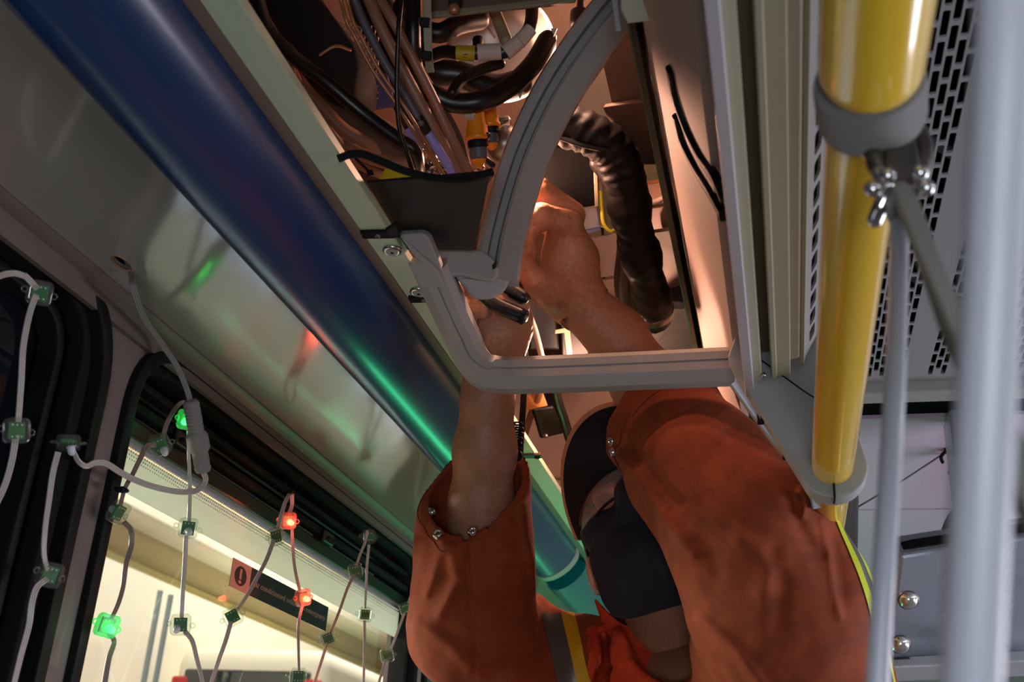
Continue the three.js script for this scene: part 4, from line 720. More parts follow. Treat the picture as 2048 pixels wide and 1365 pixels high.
cable('cable', 'grey violet sleeved cable left of the parallel run', [[700, -20, 0.96], [730, 50, 0.965], [775, 135, 0.97], [810, 190, 0.975], [842, 246, 0.98]], 0.0040, M.cableGrey);
{
  const g = group('cable');
  mesh(tube(pp([[838, 238, 0.98], [852, 262, 0.985]]), 0.0050, 1, 14), M.cableBlack, 'black_sleeve', g);
  mesh(tube(pp([[850, 258, 0.985], [872, 292, 0.99], [898, 334, 1.0]]), 0.0044, 12, 14), M.lavender, 'lavender_sleeve', g);
  mesh(tube(pp([[896, 330, 1.0], [905, 350, 1.005]]), 0.0040, 1, 14), M.lavender, 'sleeve_end', g);
  thing(g, 'cable with a bright lavender sleeve below the violet one', 'cable');
}
cable('strap', 'thin black strap hanging straight down in front of the cables', [[800, -40, 0.92], [797, 60, 0.92], [794, 150, 0.925], [795, 215, 0.93], [800, 262, 0.935], [812, 300, 0.94], [826, 345, 0.95]], 0.0021, M.cableBlack, 'strap');
cable('hose', 'big black hose curving in a bow under the white tank', [[770, 100, 1.04], [815, 140, 1.03], [850, 178, 1.02], [905, 205, 1.02], [960, 203, 1.02], [1010, 180, 1.03], [1065, 130, 1.05], [1095, 80, 1.07]], 0.0098, M.cableBlack, 'hose');
cable('hose', 'black hose behind the bowed one, straighter and higher', [[810, 20, 1.06], [835, 95, 1.06], [865, 140, 1.06], [920, 150, 1.06], [990, 175, 1.07], [1040, 165, 1.08]], 0.0130, M.cableBlack, 'hose');
cable('cable', 'black cable branching down from the white tape to the bowed hose', [[1000, 128, 1.03], [960, 140, 1.02], [925, 158, 1.01], [905, 185, 1.0]], 0.0052, M.cableBlack);
cable('cable', 'short black cable at the upper middle above the bowed hose', [[845, 60, 1.03], [880, 66, 1.03], [915, 50, 1.04], [960, 40, 1.06]], 0.0095, M.cableBlack);
cable('cable', 'black cable behind the tan flat bar', [[822, -30, 0.99], [826, 60, 0.99], [830, 130, 1.0], [850, 190, 1.02]], 0.0070, M.cableBlack);
{ // taped cable: black core, yellow tape, white tape, angled continuation
  const g = group('taped_cable');
  mesh(tube(pp([[865, 112, 1.02], [890, 104, 1.01], [920, 107, 1.0], [960, 106, 1.0], [1006, 104, 1.0], [1030, 92, 1.0], [1058, 58, 1.01], [1064, 20, 1.03], [1063, -30, 1.05]]), 0.0062, 70, 14), M.cableBlack, 'core', g);
  mesh(cyl(P(912, 106, 1.0), P(950, 107, 1.0), 0.0070), M.yellowTape, 'yellow_tape', g);
  mesh(cyl(P(955, 106, 0.998), P(1002, 103, 0.998), 0.0078, 0.0074), M.tape, 'white_tape', g);
  mesh(cyl(P(1010, 106, 0.998), P(1040, 82, 0.998), 0.0074, 0.0066), M.tape, 'white_tape', g);
  mesh(cyl(P(1038, 84, 0.996), P(1062, 58, 0.998), 0.0068, 0.0062), M.tape, 'white_tape', g);
  thing(g, 'black cable wrapped with yellow and white tape before the white tank', 'cable');
}
cable('hose', 'wide black hose half hidden behind the long parallel run of cables', [[715, -60, 1.15], [770, 80, 1.145], [825, 195, 1.14], [868, 275, 1.14]], 0.023, M.foam, 'hose');
{ // black foam duct, upper left
  const g = group('insulated_duct');
  mesh(tube(runBack([[0, -1]], pp([[545, -70, 1.08], [600, 30, 1.06], [650, 100, 1.05], [690, 150, 1.06], [705, 190, 1.08]])), 0.026, 60, 24), M.foam, 'foam_sleeve', g);
  mesh(tube(pp([[640, 110, 1.02], [672, 92, 1.02], [700, 100, 1.03]]), 0.0016, 20, 8), M.copper, 'seam_wire', g);
  thing(g, 'wide dark foam insulated duct at the upper left of the hatch', 'duct');
  thing(mesh(tube(pp([[610, 175, 1.09], [660, 215, 1.08], [720, 250, 1.07], [775, 282, 1.06], [815, 320, 1.06]]), 0.0165, 50, 22), M.foamBrown, 'insulated_hose'), 'rough brown insulated hose below the wide dark duct', 'hose');
  thing(mesh(tube(pp([[600, 230, 1.12], [655, 290, 1.10], [705, 335, 1.09], [770, 362, 1.09]]), 0.0150, 50, 22), M.foamBrown, 'insulated_hose'), 'rough brown insulated hose lowest beside the pale strip', 'hose');
}
{ // tan flat bar with two black clips, on top a metal rail with a bolt
  const g = group('flat_bar');
  mesh(sweep(pp([[854, -40, 0.965], [855, 60, 0.97], [858, 122, 0.975], [860, 145, 0.98]]), roundRect(0.0075, 0.002, 0.0008), TOCAM, 20), M.tan, 'bar', g);
  for (const [x, y] of [[850, 43], [853, 110]]) mesh(plate(rounded([[x - 12, y - 10], [x + 11, y - 8], [x + 10, y + 9], [x - 11, y + 9]], 4), P(x, y, 0.962), TOCAM, 0.006, 0.001), M.rubber, 'clip', g);
  thing(g, 'tan flat bar with two black clips, pointed at its lower end', 'bar');
  const r = group('cross_rail');
  mesh(plate([[842, -20], [1150, -50], [1150, 2], [1100, 14], [850, 38]], P(980, 5, 1.0), V3(0, -0.7, 0.7), 0.02, 0.0015), M.roof, 'rail_face', r);
  mesh(plate([[850, 24], [1150, -9], [1150, 2], [850, 36]], P(980, 16, 0.985), V3(0, -0.2, 1), 0.004, 0.0008), M.tan, 'rail_lip', r);
  mesh(lathe([[0.0052, 0], [0.0052, 0.0025], [0.003, 0.004], [0, 0.0042]], P(908, 18, 0.978), TOCAM, 6), M.copper, 'bolt', r);
  mesh(plate([[896, -12], [924, -14], [922, 10], [898, 12]], P(908, 0, 0.982), TOCAM, 0.008, 0.001), M.rubber, 'bracket_tab', r);
  thing(r, 'brown metal cross rail with a coppery bolt at the top', 'rail');
}
{ // white tank
  const g = group('white_tank'), c = P(1003, 95, 1.13), n = TOCAM.clone().add(V3(0.1, -0.4, 0));
  mesh(lathe([[0, 0.012], [0.030, 0.012], [0.034, 0.008], [0.052, 0.006], [0.056, 0.002], [0.056, -0.02], [0.050, -0.05], [0, -0.05]], c, n, 48), M.whitePlastic, 'tank_body', g);
  mesh(lathe([[0.006, 0.012], [0.0055, 0.020], [0.002, 0.030], [0, 0.031]], P(958, 62, 1.105), V3(0.05, -1, 0.1), 14), M.rubber, 'spout', g);
  for (const a of [0.6, 2.2, 3.9]) { const d = V3(Math.cos(a) * 0.03, Math.sin(a) * 0.03, 0).applyQuaternion(new THREE.Quaternion().setFromUnitVectors(V3(0, 0, 1), n.clone().normalize())); mesh(cyl(c.clone().addScaledVector(n.clone().normalize(), 0.0125).addScaledVector(d, 0.4), c.clone().addScaledVector(n.clone().normalize(), 0.0125).add(d), 0.0012), M.hatchPink, 'moulded_rib', g); }
  mesh(tube(pp([[990, 26, 1.05], [1000, 50, 1.05], [1012, 80, 1.04]]), 0.0062, 20, 12), M.tan, 'bracket', g);
  thing(g, 'white round plastic housing brightly lit behind the taped cable', 'housing');
}
for (const [x, y, d, sc, lab] of [[957, 285, 1.035, 1, 'orange connector with black ring, the nearer and lower of two'], [982, 258, 1.07, 0.85, 'orange connector with black ring, the farther and upper of two']]) {
  const g = group('connector'), a = P(x - 6 * sc, y - 62 * sc, d), b = P(x + 2, y + 45 * sc, d), dir = b.clone().sub(a), L = dir.length(), R = 0.0098 * sc;
  mesh(lathe([[0.0, 0], [R * 0.7, 0], [R * 0.85, L * 0.04], [R * 0.9, L * 0.24], [R * 1.05, L * 0.30], [R * 1.05, L * 0.42], [R * 1.2, L * 0.46], [R * 1.2, L * 0.53], [R * 0.9, L * 0.545]], a, dir, 20), M.orange, 'collar', g);
  mesh(lathe([[R * 0.9, L * 0.54], [R, L * 0.56], [R, L * 0.66], [R * 0.86, L * 0.68], [R * 0.86, L * 0.69]], a, dir, 20), M.rubber, 'seal_ring', g);
  mesh(lathe([[R * 0.86, L * 0.68], [R * 0.84, L * 0.86], [R * 0.7, L * 0.90], [0, L * 0.90]], a, dir, 20), M.cableGrey, 'body', g);
  mesh(lathe([[R * 0.72, L * 0.89], [R * 0.5, L * 0.98], [R * 0.3, L * 1.04], [0, L * 1.04]], a, dir, 16), M.orange, 'tip', g);
  mesh(new RoundedBoxGeometry(0.010 * sc, 0.012 * sc, 0.008 * sc, 2, 0.002).translate(a.x - 0.003, a.y - 0.006, a.z + 0.006), M.tape, 'label_wrap', g);
  thing(g, lab, 'connector');
}
{ const g = group('metal_fitting');
  mesh(lathe([[0.002, 0], [0.006, 0.002], [0.006, 0.010], [0.008, 0.012], [0.008, 0.018], [0.003, 0.020]], P(1022, 243, 1.08), lens(-1, 0.1, 0), 18), M.steel, 'ferrule', g);
  mesh(new THREE.SphereGeometry(0.019, 24, 16).translate(...P(1010, 288, 1.11).toArray()), M.darkSteel, 'dome', g);
  mesh(tube(pp([[975, 270, 1.03], [955, 300, 1.04], [985, 330, 1.05]]), 0.003, 20, 8), M.cableBlack, 'lead', g);
  thing(g, 'shiny metal fitting with a rounded dome beside the orange connectors', 'fitting'); }
for (const [x, y, s, lab] of [[868, 335, 0.011, 'largest of the crumpled silvery lumps above the black plate'], [892, 347, 0.008, 'small silvery lump right of the largest'], [848, 350, 0.008, 'small silvery lump left of the largest'], [966, 350, 0.009, 'silvery lump below the orange connectors']]) {
  const q = new THREE.IcosahedronGeometry(s, 4), p = q.attributes.position; for (let i = 0; i < p.count; i++) { const v = V3().fromBufferAttribute(p, i); v.multiplyScalar(1 + 0.28 * noise3(v.x * 160 + x, v.y * 160, v.z * 160)); p.setXYZ(i, v.x, v.y, v.z); } q.computeVertexNormals(); const c = P(x, y, 1.06); q.translate(c.x, c.y, c.z);
  thing(mesh(q, M.steel, 'foil_lump'), lab, 'foil');
}
thing(mesh(plate([[770, 338], [822, 336], [836, 368], [752, 372]], P(795, 356, 1.035), V3(0, -0.8, 0.5), 0.004, 0.0006), M.yellowSheet, 'yellow_sheet'), 'small yellow green sheet just above the black plate', 'sheet');
{ const g = group('mesh_screen'), c = P(712, 112, 1.075); const rows = [];
  for (let i = -5; i <= 5; i++) { mesh(cyl(c.clone().add(lens(-0.022, i * 0.006 - 0.012, 0)), c.clone().add(lens(0.022, i * 0.006 + 0.012, 0)), 0.0008, 0.0008, 6), M.gridPink, 'screen_wire', g); mesh(cyl(c.clone().add(lens(i * 0.0045 - 0.006, 0.030, 0.001)), c.clone().add(lens(i * 0.0045 + 0.006, -0.030, 0.001)), 0.0008, 0.0008, 6), M.gridPink, 'screen_wire', g); }
  mesh(plate(rounded([[675, 78], [735, 88], [760, 130], [718, 150]], 6), P(712, 112, 1.09), TOCAM, 0.003, 0.0005), M.hatchPink, 'backing', g);
  thing(g, 'pink lit diamond mesh screen beside the wide dark duct', 'screen'); }
thing(mesh(plate(rounded([[712, 150], [775, 148], [792, 215], [745, 222]], 8), P(752, 190, 1.08), TOCAM.clone().add(V3(0.2, -0.6, 0)), 0.012, 0.002), mat('#3c3566', 0.35), 'violet_box'), 'dark violet box behind the copper wires', 'box');
thing(mesh(plate(rounded([[806, 262], [832, 245], [850, 280], [842, 322], [826, 300]], 6), P(830, 280, 1.06), TOCAM, 0.006, 0.001), M.lavender, 'violet_sheet'), 'small violet plastic piece beside the black strap', 'plastic piece');
thing(mesh(sweep(pp([[676, 318, 0.86], [700, 309, 0.86], [726, 309, 0.86], [760, 322, 0.865], [810, 342, 0.87], [870, 356, 0.88], [930, 358, 0.89], [985, 344, 0.90]]), roundRect(0.0062, 0.005, 0.002), TOCAM, 60), M.rubberDull, 'rubber_edging'), 'dark rubber edging drooping in front of the black plate', 'edging');
{ const g = group('black_plate');
  mesh(plate([[733, 366], [980, 346], [966, 420], [948, 502], [806, 500], [800, 478]], P(860, 430, 0.965), V3(0, -1, 0.12), 0.003, 0.0006), M.darkPlate, 'plate', g);
  mesh(plate([[770, 462], [792, 448], [800, 476], [786, 476]], P(785, 465, 0.955), V3(0, -1, 0.2), 0.004, 0.0006), M.rubber, 'corner_tab', g);
  thing(g, 'flat black plate closing the hatch between strip and arch', 'plate'); }
{ const g = group('tie_with_tail'); mesh(tube(pp([[712, 318, 1.0], [735, 340, 1.0]]), 0.0014, 4, 8), M.cableBlack, 'tail', g); mesh(plate(rounded([[732, 342], [744, 338], [748, 350], [736, 354]], 2), P(740, 346, 0.995), TOCAM, 0.005, 0.001), M.rubber, 'head', g); thing(g, 'short black cable tie with square head near the strip', 'cable tie'); }
// right half of the hatch: elbow hose, black box, label box, panels
{
  const g = group('wrapped_hose'), pts = pp([[1075, 215, 1.16], [1130, 250, 1.15], [1180, 268, 1.15], [1224, 300, 1.16], [1250, 360, 1.18], [1262, 430, 1.21], [1280, 510, 1.25], [1304, 600, 1.30], [1310, 640, 1.33]]), c = curveOf(pts);
  const seg = 160, rad = 28, pos = [], uv = [], idx = [], fr = c.computeFrenetFrames(seg, false);
  for (let i = 0; i <= seg; i++) { const t = i / seg, p = c.getPointAt(t); for (let j = 0; j <= rad; j++) { const a = j / rad * Math.PI * 2, rr = (t < 0.4 ? 0.0225 : 0.0225 + 0.002 * Math.sin(t * 30)) + (t < 0.36 ? 0.0009 * Math.sin(t * 170 + 1.8 * Math.sin(a * 2)) + 0.0012 * noise3(t * 40, Math.cos(a) * 2, Math.sin(a) * 2) : 0.0012 * noise3(t * 20, Math.cos(a) * 1.5, Math.sin(a) * 1.5)); const v = p.clone().addScaledVector(fr.normals[i], Math.cos(a) * rr).addScaledVector(fr.binormals[i], Math.sin(a) * rr); pos.push(v.x, v.y, v.z); uv.push(t, j / rad); } }
  for (let i = 0; i < seg; i++) for (let j = 0; j < rad; j++) { const a = i * (rad + 1) + j, b = a + rad + 1; idx.push(a, b, a + 1, b, b + 1, a + 1); }
  const q = new THREE.BufferGeometry(); q.setAttribute('position', new THREE.Float32BufferAttribute(pos, 3)); q.setAttribute('uv', new THREE.Float32BufferAttribute(uv, 2)); q.setIndex(idx); q.computeVertexNormals();
  mesh(q, mat('#100c0b', 0.55, 0, { specularIntensity: 0.5 }), 'hose', g);
  mesh(tube(pp([[1120, 275, 1.13], [1165, 290, 1.13], [1215, 300, 1.135]]), 0.0030, 20, 8), M.cableBlack, 'spiral_tape', g);
  mesh(lathe([[0.0232, 0], [0.0245, 0.001], [0.0245, 0.009], [0.0232, 0.010]], c.getPointAt(0.93), c.getTangentAt(0.93), 28), M.darkSteel, 'hose_clamp', g);
  thing(g, 'fat black wrapped hose bending down in the right of the hatch', 'hose');
  const h2 = group('wrapped_hose'); mesh(tube(pp([[1248, 330, 1.27], [1258, 430, 1.31], [1258, 500, 1.33], [1252, 560, 1.35], [1262, 640, 1.39]]), 0.0150, 60, 22), M.cableBlack, 'hose', h2);
  mesh(tube(pp([[1196, 325, 1.2], [1212, 345, 1.2], [1230, 380, 1.2]]), 0.010, 20, 14), M.cableBlack, 'branch', h2);
  thing(h2, 'second black hose close beside the fat wrapped one', 'hose');
}
{ const g = group('control_box');
  mesh(plate(rounded([[1084, 292], [1186, 300], [1192, 412], [1100, 425]], 4), P(1140, 360, 1.24), TOCAM.clone().add(V3(0, -0.4, 0)), 0.07, 0.002), M.black, 'box', g);
  mesh(plate([[1186, 300], [1193, 300], [1197, 412], [1190, 414]], P(1190, 360, 1.235), TOCAM, 0.004, 0.0005), M.tan, 'edge', g);
  thing(g, 'black control box above the left hand', 'box'); }
{ const g = group('labelled_box'), poly = [[1126, 420], [1191, 410], [1206, 453], [1138, 466]];
  mesh(plate(rounded(poly, 3), P(1165, 437, 1.30), TOCAM.clone().add(V3(0, -0.7, 0)), 0.03, 0.001), M.paper, 'box', g);
  mesh(plate([[1172, 418], [1184, 416], [1186, 424], [1176, 425]], P(1178, 420, 1.297), TOCAM.clone().add(V3(0, -0.7, 0)), 0.0015, 0.0002), M.cableGrey, 'printed_mark', g);
  mesh(plate([[1150, 464], [1200, 455], [1202, 460], [1154, 470]], P(1178, 462, 1.302), TOCAM, 0.003, 0.0004), M.lavender, 'lower_edge', g);
  thing(g, 'small bright white box below the black control box', 'box'); }
cable('wire', 'thin yellow wire hooking round beside the small white box', [[1200, 385, 1.26], [1203, 420, 1.26], [1208, 450, 1.26], [1222, 463, 1.26], [1233, 456, 1.26], [1237, 437, 1.26]], 0.0021, M.wireYellow, 'wire');
cable('cable', 'pale olive cable dropping behind the yellow wire', [[1190, 310, 1.27], [1196, 360, 1.27], [1201, 410, 1.27], [1206, 448, 1.28]], 0.0045, M.tan);
for (const [poly, at, lab] of [[[[1150, 482], [1236, 468], [1252, 548], [1176, 560]], [1200, 515, 1.36], 'upper pale metal panel lit pink beside the wrist'], [[[1176, 566], [1254, 552], [1268, 700], [1205, 700]], [1220, 625, 1.40], 'lower pale metal panel with dark screw holes beside the forearm']]) {
  const g = group('access_panel'), nn = TOCAM.clone().add(V3(-0.3, -0.5, 0));
  mesh(plate(rounded(poly, 2), P(...at), nn, 0.006, 0.001), M.hatchPink, 'panel', g);
  if (at[1] > 600) for (const [x, y] of [[1253, 578], [1257, 615]]) mesh(lathe([[0.0028, 0], [0.0028, 0.0008], [0, 0.001]], P(x, y, 1.385), nn, 12), M.rubber, 'screw_hole', g);
  else mesh(plate([[1234, 466], [1241, 466], [1256, 548], [1250, 549]], P(1245, 510, 1.355), nn, 0.01, 0.001), M.tan, 'folded_edge', g);
  thing(g, lab, 'panel');
}
// brown panels and ledges on the right of the hatch roof
const slope = V3(-0.35, -1, 0.25);
for (const [poly, at, m, lab] of [
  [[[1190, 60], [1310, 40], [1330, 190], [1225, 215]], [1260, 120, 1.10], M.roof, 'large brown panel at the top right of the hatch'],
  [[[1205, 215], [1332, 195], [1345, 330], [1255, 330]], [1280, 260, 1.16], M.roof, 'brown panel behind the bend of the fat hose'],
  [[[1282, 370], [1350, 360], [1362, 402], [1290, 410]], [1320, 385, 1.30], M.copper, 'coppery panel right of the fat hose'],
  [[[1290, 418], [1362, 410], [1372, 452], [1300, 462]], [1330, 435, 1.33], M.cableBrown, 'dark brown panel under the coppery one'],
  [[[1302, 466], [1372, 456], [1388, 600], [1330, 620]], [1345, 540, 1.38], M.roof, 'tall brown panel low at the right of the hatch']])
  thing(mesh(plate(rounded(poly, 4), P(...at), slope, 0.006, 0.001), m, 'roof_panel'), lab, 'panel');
{ const g = group('clip_wire'); mesh(tube(pp([[1286, 402, 1.28], [1310, 404, 1.28], [1330, 396, 1.28], [1352, 398, 1.28]]), 0.0034, 24, 10), M.tape, 'sleeve', g); mesh(new THREE.SphereGeometry(0.005, 12, 8).translate(...P(1352, 394, 1.275).toArray()), M.copper, 'end_ball', g); thing(g, 'short pale sleeved wire crossing the coppery panel', 'wire'); }
{ const g = group('edge_beam'); 
  mesh(along([[-0.090, 0.572], [-0.095, 0.570], [-0.097, 0.580], [-0.096, 0.612], [-0.090, 0.612]], HZ0, HZ1 - 0.02), mat('#3a3b2b', 0.5), 'beam', g);
  mesh(along([[-0.0940, 0.5685], [-0.0955, 0.5685], [-0.0955, 0.572], [-0.0940, 0.572]], HZ0, HZ1 - 0.02), mat('#3f5a3c', 0.4), 'green_edge', g);
  thing(g, 'olive green edge beam with a bright green line, right of the hose', 'beam'); }
for (const [pts, lab] of [[[[1342, 138], [1352, 190], [1372, 250], [1400, 310], [1436, 366], [1450, 400]], 'upper curved black rubber seal on the pink panel'], [[[1354, 232], [1366, 280], [1392, 335], [1425, 390], [1448, 432]], 'lower curved black rubber seal on the pink panel']]) {
  const dd = pts.map(([x, y], i) => { const r = ray(x, y), a = V3(-0.0345, 0.425, 0), n = V3(-0.145, -0.0485, 0).normalize(), k = a.dot(n) / r.dot(n); return EYE.clone().add(V3(r.x, r.y, -r.z).multiplyScalar(k * 0.995)); });
  thing(mesh(sweep(dd, roundRect(0.0095, 0.007, 0.003), V3(-0.145, -0.0485, 0).normalize(), 40), M.rubber, 'rubber_seal'), lab, 'seal');
}
// behind the hands, low: posts and cables towards the front
cable('cable', 'pink lit rod slanting between the two forearms', [[1050, 612, 1.5], [1068, 655, 1.5], [1085, 720, 1.5]], 0.0042, M.tape, 'rod');
{ const g = group('tee_bracket'); mesh(plate([[1110, 660], [1190, 645], [1190, 655], [1140, 664], [1146, 720], [1134, 720], [1128, 666], [1110, 668]], P(1140, 680, 1.55), TOCAM, 0.008, 0.001), M.tan, 'tee', g); thing(g, 'pale tee shaped bracket deep between the forearms', 'bracket'); }
for (const [x, y, lab] of [[1085, 640, 'left dark box deep between the forearms'], [1150, 690, 'right dark box deep between the forearms']]) thing(mesh(plate(rounded([[x - 30, y - 45], [x + 22, y - 50], [x + 34, y + 60], [x - 26, y + 60]], 5), P(x, y, 1.62), TOCAM, 0.05, 0.003), M.blackPlastic, 'relay_box'), lab, 'box');
thing(mesh(plate(rounded([[1284, 630], [1384, 600], [1392, 700], [1300, 705]], 5), P(1340, 660, 1.42), slope, 0.04, 0.003), M.rubberDull, 'dark_unit'), 'black unit at the foot of the fat hose', 'unit');
cable('cable', 'grey corrugated pipe crossing before the black unit', [[1282, 632, 1.36], [1305, 628, 1.36], [1325, 612, 1.36], [1362, 612, 1.36]], 0.0050, M.cableGrey, 'pipe');
{ const g = group('motor_unit');
  mesh(plate(rounded([[1062, 818], [1108, 812], [1130, 868], [1080, 880]], 6), P(1095, 845, 1.7), TOCAM.clone().add(V3(0, -0.5, 0)), 0.06, 0.004), M.blackPlastic, 'body', g);
  mesh(plate(rounded([[1046, 792], [1086, 786], [1096, 812], [1052, 822]], 3), P(1070, 805, 1.69), TOCAM, 0.01, 0.001), mat('#c07a28', 0.5), 'orange_plate', g);
  mesh(lathe([[0.004, 0], [0.004, 0.004], [0, 0.005]], P(1092, 872, 1.68), TOCAM, 14), M.steel, 'screw', g);
  thing(g, 'dark unit with an orange plate beside the cap brim', 'unit'); }
cable('cable', 'black cable beside the cap brim going up behind the bar', [[1140, 880, 1.68], [1128, 840, 1.66], [1115, 800, 1.62], [1105, 740, 1.58]], 0.0075, M.cableBlack);
cable('cable', 'brown cable left of the dark unit near the cap', [[1050, 870, 1.75], [1062, 830, 1.72], [1078, 790, 1.68], [1080, 750, 1.64]], 0.0055, M.cableBrown);
// far small hardware on the strip beyond the arm
for (const [x, y, lab] of [[1060, 912, 'small dark catch on the far green strip, upper one'], [1172, 1078, 'small dark catch on the far green strip, lower one']]) { const c = PY(x, y, 0.4775), g = group('catch_plate'); mesh(new RoundedBoxGeometry(0.032, 0.004, 0.014, 2, 0.001).translate(c.x, c.y, c.z), M.darkSteel, 'plate', g); mesh(lathe([[0.004, 0], [0.004, 0.003], [0, 0.004]], c.clone().add(V3(0.01, -0.001, 0)), V3(0, -1, 0), 10), M.rubberDull, 'stud', g); thing(g, lab, 'catch plate'); }
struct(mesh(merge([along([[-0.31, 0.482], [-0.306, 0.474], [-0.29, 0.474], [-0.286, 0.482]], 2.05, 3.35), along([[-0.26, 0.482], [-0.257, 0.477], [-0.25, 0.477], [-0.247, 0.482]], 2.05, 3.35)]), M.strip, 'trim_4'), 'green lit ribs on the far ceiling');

// work lamps inside the hatch; unseen green lamp ahead, shaped for its duct reflection
for (const [p, k, lab] of [[P(1032, 345, 1.19), 1.0, 'small warm work lamp in the hatch behind the arch'], [P(1190, 735, 1.50), 1.3, 'small warm work lamp in the hatch behind the grey bar'], [P(1158, 72, 1.13), 0.45, 'small warm work lamp at the top beside the white housing']]) {
  const g = group('work_lamp'), up = V3(0, 1, 0);
  mesh(new THREE.SphereGeometry(0.012, 20, 14).translate(p.x, p.y, p.z), glow(WARM, 6), 'bulb', g);
  mesh(lathe([[0.006, 0.008], [0.010, 0.012], [0.010, 0.030], [0.004, 0.034], [0.003, 0.05]], p, up, 18), M.blackPlastic, 'socket', g);
  const top = p.clone(); top.y = H + ROOF; mesh(tube([p.clone().add(V3(0, 0.045, 0)), p.clone().lerp(top, 0.6).add(V3(0.01, 0, 0)), top], 0.0022, 16, 8), M.cableBlack, 'cord', g);
  thing(g, lab, 'lamp', 'warm work lamps in the hatch');
  pointLamp(WARM, POWER.work * k, p, 0.6);
}
{
  const g = group('unseen_green_lamp'), f = V3(0.12, 0.99, 0).normalize(), x = -0.36, y = -0.14, z0 = 1.62, z1 = 3.25;
  const qx = V3(0.99, -0.12, 0), at = (a, b, z) => W(x, y, z).addScaledVector(qx, a).addScaledVector(f, b);
  const prof = [[-0.030, 0.02], [-0.030, -0.02], [0.030, -0.02], [0.030, 0.02], [0.026, 0.02], [0.026, -0.012], [-0.026, -0.012], [-0.026, 0.02]];
  const s = new THREE.Shape(prof.map(([a, b]) => new THREE.Vector2(x + a * qx.x + b * f.x, y + H + a * qx.y + b * f.y))), e = new THREE.ExtrudeGeometry(s, { depth: z1 - z0, bevelEnabled: false }); e.translate(0, 0, -z1);
  mesh(e, M.blackPlastic, 'hooded_housing', g);
  mesh(tube([at(0, -0.002, z0 + 0.02), at(0, -0.002, z1 - 0.02)], 0.008, 1, 16), glow('#28ff80', 2.5, '#c8ffdc'), 'tube', g);
  for (const z of [z0 + 0.2, z1 - 0.2]) { mesh(cyl(W(x, -H, z), W(x, y - 0.015, z), 0.011), M.steel, 'leg', g); mesh(lathe([[0.10, 0], [0.10, 0.012], [0.02, 0.03], [0.011, 0.03]], W(x, -H, z), V3(0, 1, 0), 24), M.rubberDull, 'foot', g); }
  thing(g, 'unseen long green tube lamp, shaped and placed for its reflection in the duct', 'lamp');
  const c = at(0, 0.010, (z0 + z1) / 2); areaLamp(GREEN, POWER.green, z1 - z0 - 0.06, 0.03, c, c.clone().add(f));
}

